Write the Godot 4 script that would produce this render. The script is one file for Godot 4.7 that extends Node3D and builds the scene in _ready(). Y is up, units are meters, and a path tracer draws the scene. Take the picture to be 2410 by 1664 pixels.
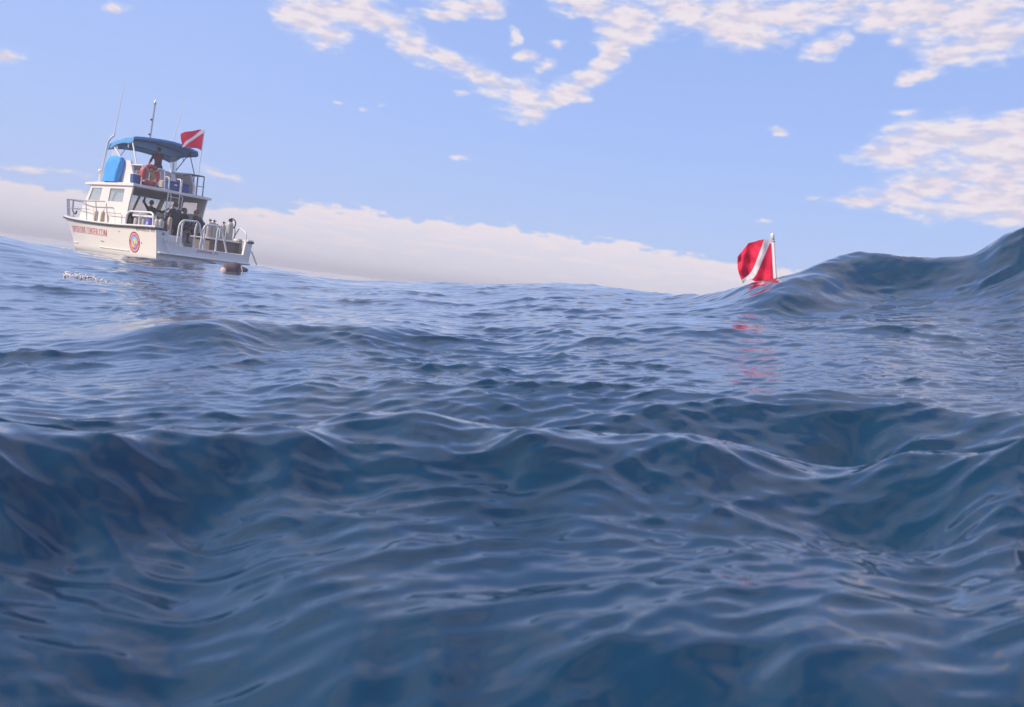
extends Node3D
# A dive boat and a small float flag on a choppy blue sea, seen by somebody afloat with the eye just above the water. Metres, y up, the view along -z.

const EYE := 0.46            # height of the lens over the mean water
const ROLL := 7.0
const K := 1.15              # metres in one of the boat's drawing units
const SUN_TOWARDS := Vector3(-0.82, 0.62, 0.36)
var boat_place: Transform3D
var used := {}
var M := {}

func _ready() -> void:
	# camera
	var cam := Camera3D.new()
	cam.name = "camera"
	var lens := CameraAttributesPhysical.new()
	lens.frustum_focal_length = 25.73
	lens.frustum_near = 0.05
	lens.frustum_far = 12000.0
	lens.frustum_focus_distance = 22.0
	lens.exposure_aperture = 4.6
	cam.attributes = lens
	cam.fov = 50.0
	cam.near = 0.05
	cam.far = 12000.0
	add_child(cam)
	cam.position = Vector3(0, EYE, 0)
	cam.rotation_degrees = Vector3(-4.45, 0, ROLL)
	cam.current = true
	# sky, air and exposure
	var world := WorldEnvironment.new()
	world.name = "world"
	var env := Environment.new()
	env.background_mode = Environment.BG_SKY
	env.sky = Sky.new()
	var pano := PanoramaSkyMaterial.new()
	pano.panorama = sky_picture()
	env.sky.sky_material = pano
	env.background_energy_multiplier = 1.0
	env.tonemap_mode = Environment.TONE_MAPPER_LINEAR
	env.tonemap_exposure = 1.0
	env.sdfgi_enabled = true
	env.ssao_enabled = true
	env.ssil_enabled = true
	env.fog_enabled = FOG > 0.0
	env.fog_density = FOG
	env.fog_light_color = Color(0.95, 0.945, 0.97)
	world.environment = env
	add_child(world)
	# sun
	var sun := DirectionalLight3D.new()
	sun.name = "sun"
	sun.light_energy = 1.55
	sun.light_color = Color(1.0, 0.93, 0.84)
	sun.light_angular_distance = 0.5
	sun.shadow_enabled = true
	sun.sky_mode = DirectionalLight3D.SKY_MODE_LIGHT_ONLY
	add_child(sun)
	sun.look_at_from_position(Vector3.ZERO, -SUN_TOWARDS)
	materials()
	build_sea()
	build_foam()
	build_boat()
	build_boat_load()
	build_people()
	build_float_flag()

const FOG := 0.003

# ---------------------------------------------------------------- sky: air and clouds, computed for every direction
# patches of cloud as [azimuth, elevation, half width, half height, tilt, thickness], in degrees
const CLOUDS := [
	[-16.9,17.2,2.6,1.77,7,1], [-15.9,16.0,1.9,1.03,-3,1], [-13.8,18.3,2.9,1.22,-13,1], [-11.9,17.4,2.9,1.09,-21,1], [-9.5,16.4,2.6,0.96,-23,1.00], [-6.9,15.7,2.4,0.90,-25,1.00],
	[-4.3,14.7,2.6,1.16,-23,1], [-1.8,14.1,2.4,1.54,-3,1.1], [-0.6,13.1,1.4,0.71,7,1.00], [1.5,14.8,2.4,0.84,25,1.00], [3.6,15.9,1.8,0.58,25,1.00], [-8.1,18.8,3.5,0.45,15,1.00],
	[-6.3,19.7,2.9,0.58,7,1.00], [4.2,17.3,1.4,0.96,52,1.00], [4.9,18.7,1.6,1.22,67,1.00], [3.3,16.3,1.9,0.64,37,0.98], [-2.7,18.3,0.7,0.64,7,0.88], [0.9,18.0,0.6,0.32,7,0.88],
	[-0.3,16.5,1.2,0.64,7,0.88], [-1.8,17.1,0.8,0.39,7,0.83], [2.4,20.6,2.6,1.09,7,1], [5.5,20.0,3.1,1.67,7,1], [9.1,20.6,4.2,1.67,2,1.1], [13.3,20.3,4.2,1.86,2,1.1],
	[16.4,20.6,3.5,1.54,7,1], [15.2,19.2,1.9,0.84,-13,0.98], [19.3,18.8,1.8,0.96,27,1.00], [20.7,21.2,3.5,1.09,7,1.00], [24.4,21.1,3.5,1.09,7,1.00], [27.4,20.4,3.5,1.93,7,1],
	[29.3,19.0,3.9,1.61,7,1], [25.8,19.8,1.6,0.71,7,0.98], [27.1,18.3,1.9,0.71,2,0.98], [24.5,17.1,0.7,0.39,7,0.78], [25.5,17.4,1.0,0.39,7,0.73], [28.3,13.4,4.8,1.45,-1,1],
	[30.9,11.9,4.8,2.73,-1,1.2], [25.5,12.2,3.9,1.09,2,1.00], [27.3,10.3,4.2,1.22,5,1], [22.6,9.1,1.8,0.39,2,1.00], [25.2,9.6,3.5,0.84,2,1.00], [30.8,9.5,4.8,1.61,4,1.1],
	[31.2,14.3,2.2,0.96,7,1.00], [32.5,8.8,2.6,1.16,2,1], [-29.2,14.7,1.2,0.45,12,1.00], [-34.7,10.5,1.2,0.58,12,1.00], [-14.9,11.8,0.6,0.16,7,0.88], [-12.7,11.5,0.6,0.16,2,0.88],
	[-11.7,11.9,0.5,0.16,7,0.83], [-6.5,13.7,1.1,0.22,1,0.88], [-5.4,9.5,0.9,0.26,2,0.78], [17.0,13.5,0.9,0.22,-7,1.00], [-33.4,4.0,2.2,0.22,-1,0.88], [-31.4,4.0,1.8,0.19,-1,0.88],
	[-21.9,5.6,1.9,0.35,-11,0.73], [24.9,14.8,0.7,0.22,7,0.68], [19.9,9.3,0.7,0.19,7,0.78], [16.7,7.3,0.6,0.29,7,0.68]
]
const BANK := [[-60, 2.6], [-34.7, 3.0], [-29.2, 3.4], [-22.7, 3.6], [-18.9, 3.8], [-15.9, 4.7], [-11.2, 4.9], [-8, 4.9], [-1.4, 5.0], [2.7, 4.8], [7, 4.7], [10.3, 4.6], [16.6, 4.3], [20, 3.9], [24, 1.6], [28, 0.6], [60, 1.0]]
var cloud_soft: FastNoiseLite
var cloud_puff: FastNoiseLite
var cloud_wide: FastNoiseLite
var sky_rows := []
var sky_job := Vector4()       # columns, rows, first azimuth, degrees a pixel

func noise(s: int, freq: float, octaves: int, kind := FastNoiseLite.TYPE_SIMPLEX_SMOOTH) -> FastNoiseLite:
	var n := FastNoiseLite.new()
	n.seed = s
	n.noise_type = kind
	n.frequency = freq
	n.fractal_type = FastNoiseLite.FRACTAL_FBM if octaves > 1 else FastNoiseLite.FRACTAL_NONE
	n.fractal_octaves = octaves
	return n

func sky_picture() -> ImageTexture:
	cloud_soft = noise(11, 1.0, 5)
	cloud_soft.fractal_gain = 0.55
	cloud_puff = noise(23, 1.0, 1, FastNoiseLite.TYPE_CELLULAR)
	cloud_puff.cellular_return_type = FastNoiseLite.RETURN_DISTANCE
	cloud_puff.cellular_distance_function = FastNoiseLite.DISTANCE_EUCLIDEAN
	cloud_wide = noise(5, 1.0, 3)
	var all := sky_part(768, 384, -180.0, 360.0 / 768.0, 90.0)
	all.resize(4096, 2048, Image.INTERPOLATE_CUBIC)
	# half a turn: the first column of the picture looks along -z
	var turned := Image.create_empty(4096, 2048, false, Image.FORMAT_RGB8)
	turned.blit_rect(all, Rect2i(2048, 0, 2048, 2048), Vector2i(0, 0))
	turned.blit_rect(all, Rect2i(0, 0, 2048, 2048), Vector2i(2048, 0))
	var fine := sky_part(1024, 320, -45.0, 90.0 / 1024.0, 28.125)
	turned.blit_rect(fine, Rect2i(512, 0, 512, 320), Vector2i(0, 704))
	turned.blit_rect(fine, Rect2i(0, 0, 512, 320), Vector2i(4096 - 512, 704))
	return ImageTexture.create_from_image(turned)

func sky_part(w: int, h: int, az: float, step: float, top: float) -> Image:
	sky_job = Vector4(w, top, az, step)
	sky_rows = []
	sky_rows.resize(h)
	var id := WorkerThreadPool.add_group_task(sky_row, h)
	WorkerThreadPool.wait_for_group_task_completion(id)
	var bytes := PackedByteArray()
	for r in sky_rows:
		bytes.append_array(r)
	return Image.create_from_data(w, h, false, Image.FORMAT_RGB8, bytes)

func sky_row(row: int) -> void:
	var w := int(sky_job.x)
	var out := PackedByteArray()
	out.resize(w * 3)
	var el := sky_job.y - (row + 0.5) * sky_job.w
	var near := []
	for c in CLOUDS:
		if absf(el - c[1]) < maxf(c[2], c[3]) * 2.2 + 1.0:
			near.append(c)
	for i in w:
		var c := sky_color(sky_job.z + (i + 0.5) * sky_job.w, el, near)
		out[i * 3] = clampi(int(c.r * 255.0 + 0.5), 0, 255)
		out[i * 3 + 1] = clampi(int(c.g * 255.0 + 0.5), 0, 255)
		out[i * 3 + 2] = clampi(int(c.b * 255.0 + 0.5), 0, 255)
	sky_rows[row] = out

func sky_color(az: float, el: float, near: Array) -> Color:
	if el < -1.0:
		return Color(0.62, 0.66, 0.8)
	el = maxf(el, 0.0)
	var a := deg_to_rad(az)
	var e := deg_to_rad(el)
	var d := Vector3(sin(a) * cos(e), sin(e), -cos(a) * cos(e))
	# air
	var c: Color
	if el < 12.0:
		c = Color(0.74, 0.835, 0.985).lerp(Color(0.65, 0.765, 0.99), el / 12.0)
	elif el < 28.0:
		c = Color(0.65, 0.765, 0.99).lerp(Color(0.57, 0.68, 0.93), (el - 12.0) / 16.0)
	else:
		c = Color(0.57, 0.68, 0.93).lerp(Color(0.45, 0.56, 0.82), smoothstep(28.0, 85.0, el))
	var side := maxf(0.0, d.dot(SUN_TOWARDS.normalized()))
	c = c.lerp(Color(0.9, 0.92, 0.99), 0.5 * pow(side, 6.0))
	c = c.lerp(Color(0.72, 0.8, 1.0), 0.3 * smoothstep(10.0, -35.0, az) * smoothstep(60.0, 20.0, el) * smoothstep(-120.0, -60.0, az))
	# how much cloud could stand here
	var n1 := cloud_soft.get_noise_3d(d.x * 9.0, d.y * 20.0, d.z * 9.0)
	var n2 := cloud_soft.get_noise_3d(d.x * 25.0 + 7.0, d.y * 84.0, d.z * 25.0)
	var warp := cloud_wide.get_noise_3d(d.x * 16.0, d.y * 30.0 + 3.0, d.z * 16.0)
	var puff := 0.0
	var m := 0.0
	for k in near:
		var dx: float = (az - k[0]) * cos(e)
		var dy: float = el - k[1]
		if absf(dx) > k[2] * 2.2 + 2.0:
			continue
		dx += warp * 1.1
		dy += n1 * 0.7
		var t := deg_to_rad(k[4])
		var u: float = (dx * cos(t) + dy * sin(t)) / k[2]
		var v: float = (dy * cos(t) - dx * sin(t)) / k[3]
		m = maxf(m, k[5] * (1.25 - sqrt(u * u + v * v)))
	var free := smoothstep(40.0, 50.0, absf(az))
	free = maxf(free, smoothstep(24.0, 30.0, el))
	if free > 0.0:
		var far := cloud_wide.get_noise_3d(d.x * 2.3 / (d.y + 0.45) + 4.0, d.y * 3.0, d.z * 2.3 / (d.y + 0.45))
		m = maxf(m, free * clampf(far * 1.9 + 0.42, -0.5, 1.1) * smoothstep(2.0, 12.0, el))
	if m > 0.02:
		var p := 46.0 / (1.0 + d.y)
		puff = cloud_puff.get_noise_3d(d.x * p + warp * 1.2 + n1, d.y * 105.0, d.z * p + warp * 1.2)
		var n3 := cloud_soft.get_noise_3d(d.x * 62.0, d.y * 230.0, d.z * 62.0 + 3.0)
		var cover := minf(m * 1.15 - 0.05, 1.25) + n1 * 0.6 + n2 * 0.65 + n3 * 0.34 - (puff + 0.55) * 0.3 * (1.0 - 0.6 * m)
		var thick := smoothstep(-0.12, 1.05, cover) * smoothstep(0.0, 0.3, m)
		thick = lerpf(thick, thick * 0.7, free)
		# lit from the left and above, greyer on the lee of every billow
		var lee := n2 - cloud_soft.get_noise_3d((d.x - 0.016) * 25.0 + 7.0, (d.y + 0.008) * 84.0, d.z * 25.0) + 0.5 * n3
		var white := Color(0.865, 0.87, 0.965).lerp(Color(0.93, 0.88, 0.915), smoothstep(0.3, 1.0, cover))
		white = white.lerp(Color(0.97, 0.94, 0.95), smoothstep(0.0, 0.4, lee) * 0.6)
		white = white.lerp(Color(0.76, 0.775, 0.89), smoothstep(0.05, -0.45, lee) * 0.5 * smoothstep(0.2, 0.8, cover))
		white = white.lerp(Color(0.86, 0.84, 0.92), 0.6 * free)
		c = c.lerp(white, thick * 0.95)
	# the low bank along the horizon
	var top := 0.0
	for i in BANK.size() - 1:
		if az >= BANK[i][0] and az < BANK[i + 1][0]:
			top = lerpf(BANK[i][1], BANK[i + 1][1], (az - BANK[i][0]) / (BANK[i + 1][0] - BANK[i][0]))
	if absf(az) > 60.0:
		top = 1.8 + 1.6 * cloud_wide.get_noise_2d(d.x * 3.0, d.z * 3.0)
	var lay := cloud_soft.get_noise_3d(d.x * 10.0 + 20.0, d.y * 110.0, d.z * 10.0)
	var edge := top - el + n1 * 0.75 + n2 * 0.75 + (0.35 if top > 4.0 else 0.2) * lay
	var bank := smoothstep(-0.08, 0.32, edge)
	if bank > 0.0:
		var b := Color(0.965, 0.92, 0.945).lerp(Color(0.915, 0.9, 0.95), smoothstep(0.2, 1.7, edge))
		b = b.lerp(Color(0.98, 0.925, 0.93), smoothstep(0.05, 0.4, lay) * 0.85)
		b = b.lerp(Color(0.95, 0.95, 0.98), 0.8 * smoothstep(2.2, 0.0, el))
		c = c.lerp(b, bank * 0.95)
	return c

# ---------------------------------------------------------------- sea
# lines of crests and troughs, each a list of [azimuth in degrees, distance, height]
const SWELL := [
	[[0.0, 0.28, -0.100]],
	[[-34.0, 0.66, -0.460], [-18.0, 0.66, -0.280], [0.0, 0.66, -0.100], [12.0, 0.66, -0.080], [30.0, 0.66, -0.120]],
	[[-31.9, 0.86, -0.237], [-21.6, 0.90, -0.186], [-10.4, 0.98, -0.044], [2.6, 1.00, 0.007], [15.3, 1.00, 0.047], [24.2, 0.98, 0.070], [37.6, 0.86, 0.066]],
	[[-32.8, 1.12, -0.127], [-22.7, 1.20, -0.118], [-11.1, 1.26, -0.024], [1.8, 1.30, 0.019], [14.4, 1.35, 0.053], [23.1, 1.35, 0.093], [30.0, 1.25, 0.096], [36.4, 1.10, 0.117]],
	[[-33.3, 1.48, -0.082], [-23.2, 1.53, -0.086], [-11.7, 1.58, 0.003], [1.3, 1.58, 0.043], [13.9, 1.62, 0.075], [20.0, 1.64, 0.069], [25.7, 1.70, 0.044], [29.5, 1.68, 0.083], [35.4, 1.63, 0.149]],
	[[-33.8, 1.75, 0.078], [-23.8, 1.80, 0.059], [-17.6, 1.82, 0.082], [-12.2, 1.85, 0.105], [-6.0, 1.85, 0.127], [0.7, 1.80, 0.139], [13.2, 1.85, 0.176], [19.3, 1.90, 0.164], [24.9, 2.00, 0.152], [28.6, 1.98, 0.213], [34.6, 1.95, 0.272]],
	[[-33.8, 2.30, -0.078], [-23.7, 2.35, -0.103], [-17.5, 2.37, -0.074], [-12.1, 2.40, -0.043], [-5.8, 2.40, -0.016], [0.8, 2.35, -0.002], [13.4, 2.40, 0.050], [19.4, 2.45, 0.036], [25.1, 2.55, 0.025], [28.8, 2.53, 0.105], [34.7, 2.50, 0.182]],
	[[-33.9, 2.95, -0.111], [-24.0, 2.95, -0.083], [-12.4, 2.95, -0.007], [0.3, 2.90, 0.091], [12.8, 2.90, 0.165], [24.4, 2.90, 0.209], [34.3, 2.90, 0.280]],
	[[-34.0, 4.20, -0.180], [-24.2, 4.20, -0.090], [-17.2, 4.25, -0.025], [-9.7, 4.20, 0.042], [0.1, 4.20, 0.100], [12.5, 4.00, 0.218], [24.0, 3.90, 0.282], [34.0, 3.90, 0.353]],
	[[-34.1, 4.95, -0.168], [-29.5, 4.95, -0.097], [-25.0, 4.90, 0.016], [-17.5, 4.95, 0.111], [-9.9, 4.95, 0.169], [-0.2, 5.10, 0.200], [12.2, 5.20, 0.355], [23.7, 5.20, 0.454], [33.7, 5.20, 0.537]],
	[[-34.2, 7.20, -0.231], [-24.5, 7.20, -0.082], [-13.1, 7.20, 0.088], [-0.3, 6.70, 0.260], [12.0, 6.40, 0.469], [19.3, 6.40, 0.581], [23.4, 6.50, 0.630], [27.3, 6.50, 0.693], [33.3, 6.50, 0.804]],
	[[-34.4, 11.00, -0.054], [-24.7, 11.00, 0.068], [-13.2, 10.50, 0.190], [-0.5, 9.20, 0.400], [11.9, 8.00, 0.584], [16.3, 7.10, 0.667], [18.6, 6.90, 0.737], [20.5, 7.00, 0.776], [23.2, 7.25, 0.826], [28.3, 7.25, 0.903], [30.4, 7.30, 0.963], [31.3, 7.40, 1.068], [33.0, 7.40, 1.154]],
	[[-34.5, 17.00, 0.337], [-32.3, 17.00, 0.320], [-28.6, 17.00, 0.294], [-25.7, 17.00, 0.299], [-22.6, 16.50, 0.318], [-19.3, 16.00, 0.375], [-16.3, 15.50, 0.370], [-13.9, 15.00, 0.347], [-11.5, 15.00, 0.369], [-8.4, 14.50, 0.421], [-4.6, 14.00, 0.512], [-0.6, 13.00, 0.633], [2.4, 12.50, 0.700], [5.6, 11.50, 0.719], [8.7, 10.50, 0.714], [11.8, 9.50, 0.720], [14.2, 8.40, 0.740], [16.2, 7.80, 0.811], [18.4, 7.60, 0.896], [19.8, 7.70, 0.974], [21.3, 7.90, 1.120], [22.6, 8.00, 1.220], [24.4, 8.00, 1.283], [26.5, 8.00, 1.268], [28.0, 8.00, 1.282], [30.0, 8.00, 1.320], [30.8, 8.10, 1.405], [31.6, 8.10, 1.508], [32.6, 8.10, 1.581]],
	[[0.0, 25.00, 0.000]],
	[[0.0, 70.00, 0.000]],
]
const SKYLINE := 12             # which of them is the farthest crest one sees
var ripple_warp: FastNoiseLite
var gust: FastNoiseLite
var lump: FastNoiseLite
var azimuths := PackedFloat32Array()
var ranges := PackedFloat32Array()
var sea_columns := []

func along(line: Array, az: float) -> Vector2:
	var n := line.size()
	if az <= line[0][0]:
		return Vector2(line[0][1], line[0][2])
	for i in n - 1:
		if az < line[i + 1][0]:
			var t: float = (az - line[i][0]) / (line[i + 1][0] - line[i][0])
			var a: Array = line[maxi(i - 1, 0)]
			var d: Array = line[mini(i + 2, n - 1)]
			var w: float = line[i + 1][0] - line[i][0]
			var out := Vector2()
			for k in 2:
				var chord: float = line[i + 1][k + 1] - line[i][k + 1]
				var m0: float = (line[i + 1][k + 1] - a[k + 1]) / (line[i + 1][0] - a[0]) * w if i > 0 else chord
				var m1: float = (d[k + 1] - line[i][k + 1]) / (d[0] - line[i][0]) * w if i < n - 2 else chord
				out[k] = line[i][k + 1] + t * (m0 + t * (3.0 * chord - 2.0 * m0 - m1 + t * (m0 + m1 - 2.0 * chord)))
			return out
	return Vector2(line[n - 1][1], line[n - 1][2])

func swell_profile(az: float) -> Array:
	# the crests and troughs met going out along one azimuth: [distances, heights, slopes]
	var out := smoothstep(44.0, 75.0, absf(az))
	var r := PackedFloat32Array()
	var h := PackedFloat32Array()
	for k in SWELL.size():
		var p := along(SWELL[k], clampf(az, -44.0, 44.0))
		# no crest is a ruled line: it wanders a little in height and distance
		p.y += 0.011 * p.x ** 0.5 * lump.get_noise_2d(az * 0.11, k * 40.0)
		p.x *= 1.0 + 0.03 * lump.get_noise_2d(az * 0.13 + 300.0, k * 40.0)
		r.append(p.x)
		h.append(lerpf(p.y, 0.55 * p.y, out))
		if k == SKYLINE:
			r.append(p.x * 1.3)
			h.append(lerpf(p.y - remap(clampf(az, -40, 40), -40, 40, 0.1, 0.42), 0.1, out))
	var n := r.size()
	var s := PackedFloat32Array()
	for i in n:
		if i == 0 or i == n - 1:
			s.append(0.0)
			continue
		var d0 := (h[i] - h[i - 1]) / (r[i] - r[i - 1])
		var d1 := (h[i + 1] - h[i]) / (r[i + 1] - r[i])
		s.append(0.0 if d0 * d1 <= 0.0 else 2.0 * d0 * d1 / (d0 + d1))
	# the lips: the near side of a crest stays steep up to its edge
	var lip := s.duplicate()
	for i in [5, 9, SKYLINE]:
		lip[i] = maxf(0.0, (h[i] - h[i - 1]) / (r[i] - r[i - 1])) * (0.45 if i == SKYLINE else 0.48)
	return [r, h, s, lip]

func swell_height(p: Array, r: float, from := 0) -> Vector2:
	# x the height, y the number of the stretch
	var rs: PackedFloat32Array = p[0]
	var n := rs.size()
	if r <= rs[0]:
		return Vector2(p[1][0], 0)
	if r >= rs[n - 1]:
		return Vector2(p[1][n - 1], n - 2)
	var i := from
	while i < n - 2 and r > rs[i + 1]:
		i += 1
	var w := rs[i + 1] - rs[i]
	var t := (r - rs[i]) / w
	var t2 := t * t
	var t3 := t2 * t
	return Vector2((2 * t3 - 3 * t2 + 1) * p[1][i] + (t3 - 2 * t2 + t) * w * p[2][i] + (3 * t2 - 2 * t3) * p[1][i + 1] + (t3 - t2) * w * p[3][i + 1], i)

const BAND := 256                # every band of waves is a square of its own that repeats without a seam
var bands := []                  # [square, size in metres, cos, sin, longest wave kept whole]

func make_band(size: float, longest: float, shortest: float, count: int, steep: float, heading: float, spread: float, turn: float, s: int) -> void:
	var rng := RandomNumberGenerator.new()
	rng.seed = s
	var sq := PackedVector3Array()
	sq.resize(BAND * BAND)
	for i in count:
		var l := longest * pow(shortest / longest, (i + rng.randf()) / count)
		var a := deg_to_rad(rng.randfn(heading, spread)) - turn
		var kx := roundi(size / l * sin(a))
		var kz := roundi(-size / l * cos(a))
		var k := sqrt(float(kx * kx + kz * kz))
		if k < 0.5:
			continue
		var amp := steep * size / k / TAU
		var side := Vector3(kx / k, 0, kz / k) * (-amp * 0.8)
		var phase := rng.randf() * TAU
		var cx := PackedFloat32Array()
		var sx := PackedFloat32Array()
		for x in BAND:
			cx.append(cos(TAU * kx * x / BAND))
			sx.append(sin(TAU * kx * x / BAND))
		for z in BAND:
			var cz := cos(TAU * kz * z / BAND + phase)
			var sz := sin(TAU * kz * z / BAND + phase)
			var at := z * BAND
			for x in BAND:
				var c := cx[x] * cz - sx[x] * sz
				sq[at + x] += side * (sx[x] * cz + cx[x] * sz) + Vector3(0, amp * c, 0)
	var square := 0.0
	for v in sq:
		square += v.y * v.y
	bands.append([sq, size, cos(turn), sin(turn), shortest, longest, sqrt(square / sq.size())])

func make_waves() -> void:
	ripple_warp = noise(3, 0.45, 2)
	gust = noise(8, 0.5, 2)
	lump = noise(9, 1.0, 1)
	make_band(61.0, 17.0, 3.0, 14, 0.02, 10.0, 35.0, 0.3, 71)
	make_band(9.7, 2.6, 0.85, 16, 0.013, 10.0, 26.0, 0.6, 72)
	make_band(4.3, 0.85, 0.3, 22, 0.026, 8.0, 24.0, -0.5, 73)
	make_band(1.9, 0.32, 0.1, 26, 0.050, 6.0, 26.0, 1.1, 74)
	make_band(0.97, 0.125, 0.042, 26, 0.066, 6.0, 34.0, 0.4, 75)

func band_at(b: Array, x: float, z: float) -> Vector3:
	var sq: PackedVector3Array = b[0]
	var u: float = (x * b[2] + z * b[3]) / b[1] * BAND
	var v: float = (z * b[2] - x * b[3]) / b[1] * BAND
	var fu := floorf(u)
	var fv := floorf(v)
	var tu := u - fu
	var tv := v - fv
	tu = tu * tu * (3.0 - 2.0 * tu) * 0.25 + tu * 0.75
	tv = tv * tv * (3.0 - 2.0 * tv) * 0.25 + tv * 0.75
	var x0 := int(fu) & 255
	var z0 := (int(fv) & 255) * BAND
	var x1 := (x0 + 1) & 255
	var z1 := (z0 + BAND) & 65535
	var d: Vector3 = sq[z0 + x0].lerp(sq[z0 + x1], tu).lerp(sq[z1 + x0].lerp(sq[z1 + x1], tu), tv)
	return Vector3(d.x * b[2] - d.z * b[3], d.y, d.z * b[2] + d.x * b[3])

func open_sea(r: float) -> float:
	return smoothstep(14.0, 24.0, r)

func sea_point(az: float, r: float, h: float, gap: float) -> Vector3:
	var a := deg_to_rad(az)
	var p := Vector3(r * sin(a), h, -r * cos(a))
	if r > 400.0:
		return p
	var wx := p.x + 0.22 * ripple_warp.get_noise_2d(p.x, p.z)
	var wz := p.z + 0.22 * ripple_warp.get_noise_2d(p.x + 50.0, p.z)
	var calm := 0.66 + 0.6 * smoothstep(-0.3, 0.4, gust.get_noise_2d(p.x * 0.55 + p.z * 0.2, p.z * 1.25 - p.x * 0.2))
	calm *= lerpf(0.6, 1.0, smoothstep(0.9, 1.7, r))
	if open_sea(r) > 0.002:
		p += band_at(bands[0], wx, wz) * open_sea(r)
	# every finer band rides mostly on the higher parts of the next larger one, so that smooth patches stay between
	var near := 1.0 - smoothstep(1.9, 3.4, r)
	var share := 1.0
	for i in range(1, 5):
		var b: Array = bands[i]
		var f: float = calm * lerpf(0.8, 1.2 if i >= 3 else 1.0, near) * lerpf(share, 1.0, near * 0.8)
		f *= smoothstep(2.2, 5.0, (b[4] * 0.6 + b[5] * 0.4) / gap)
		if f <= 0.002:
			break
		var d := band_at(b, wx, wz)
		p += d * f
		share = 0.5 + 0.8 * smoothstep(-0.3, 1.6, d.y / b[6])
	return p

func sea_column(j: int) -> void:
	var az := azimuths[j]
	var profile := swell_profile(az)
	var out := PackedVector3Array()
	out.resize(ranges.size())
	var at := 0
	var wide := 1.0 if j == 0 else absf(azimuths[j] - azimuths[j - 1])
	for i in ranges.size():
		var r := ranges[i]
		var h := swell_height(profile, r, at)
		at = int(h.y)
		var gap := maxf((ranges[mini(i + 1, ranges.size() - 1)] - r) * 0.9, deg_to_rad(wide) * r * 0.6)
		out[i] = sea_point(az, r, h.x, gap)
	sea_columns[j] = out

func sea_at(az: float, r: float) -> Vector3:
	return sea_point(az, r, swell_height(swell_profile(az), r).x, r * 0.006)

func build_sea() -> void:
	make_waves()
	var a := -180.0
	while a < 179.99:
		azimuths.append(a)
		a += 0.085 if a >= -41.0 and a < 41.0 else 3.0 if absf(a) > 60.0 else 0.5
	azimuths.append(180.0)
	var r := 0.28
	while r < 45.0:
		ranges.append(r)
		r *= 1.0058 if r < 3.0 or r > 13.0 else 1.0046
	while r < 1500.0:
		ranges.append(r)
		r *= 1.06
	ranges.append(1500.0)
	sea_columns = []
	sea_columns.resize(azimuths.size())
	var id := WorkerThreadPool.add_group_task(sea_column, azimuths.size())
	WorkerThreadPool.wait_for_group_task_completion(id)
	var cols := azimuths.size()
	var rows := ranges.size()
	sea_columns[cols - 1] = sea_columns[0]
	var v := PackedVector3Array()
	v.append(Vector3(0, SWELL[0][0][2], 0))
	for c in sea_columns:
		v.append_array(c)
	var n := PackedVector3Array()
	n.resize(v.size())
	n[0] = Vector3.UP
	var index := PackedInt32Array()
	index.resize((cols - 1) * (rows - 1) * 6 + (cols - 1) * 3)
	var q := 0
	for j in cols:
		var j0 := j - 1 if j > 0 else cols - 2
		var j1 := j + 1 if j < cols - 1 else 1
		for i in rows:
			var at := 1 + j * rows + i
			var du := v[1 + j1 * rows + i] - v[1 + j0 * rows + i]
			var dr := v[at + 1 if i < rows - 1 else at] - v[at - 1 if i > 0 else at]
			n[at] = du.cross(dr).normalized()
			if i < rows - 1 and j < cols - 1:
				index[q] = at
				index[q + 1] = at + rows + 1
				index[q + 2] = at + rows
				index[q + 3] = at
				index[q + 4] = at + 1
				index[q + 5] = at + rows + 1
				q += 6
		if j < cols - 1:
			index[q] = 0
			index[q + 1] = 1 + j * rows
			index[q + 2] = 1 + (j + 1) * rows
			q += 3
	if n[1 + (cols / 2) * rows + 300].y < 0.0:
		for i in n.size():
			n[i] = -n[i]
		n[0] = Vector3.UP
	var arrays := []
	arrays.resize(Mesh.ARRAY_MAX)
	arrays[Mesh.ARRAY_VERTEX] = v
	arrays[Mesh.ARRAY_NORMAL] = n
	arrays[Mesh.ARRAY_INDEX] = index
	var m := ArrayMesh.new()
	m.add_surface_from_arrays(Mesh.PRIMITIVE_TRIANGLES, arrays)
	var o := MeshInstance3D.new()
	o.name = "sea"
	o.mesh = m
	o.material_override = M.water
	o.set_meta("kind", "structure")
	o.set_meta("label", "choppy dark blue sea water with swells and small ripples")
	add_child(o)
	sea_columns = []

func ripple_row(y: int) -> void:
	var out := PackedFloat32Array()
	var size := RIPPLE
	out.resize(size)
	for w in ripple_waves:
		var ky: float = w[1] * TAU * y / size + w[3]
		var cy: float = cos(ky) * w[2]
		var sy: float = sin(ky) * w[2]
		var ct: PackedFloat32Array = w[4]
		var st: PackedFloat32Array = w[5]
		for x in size:
			out[x] += ct[x] * cy - st[x] * sy
	ripple_rows[y] = out

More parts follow.
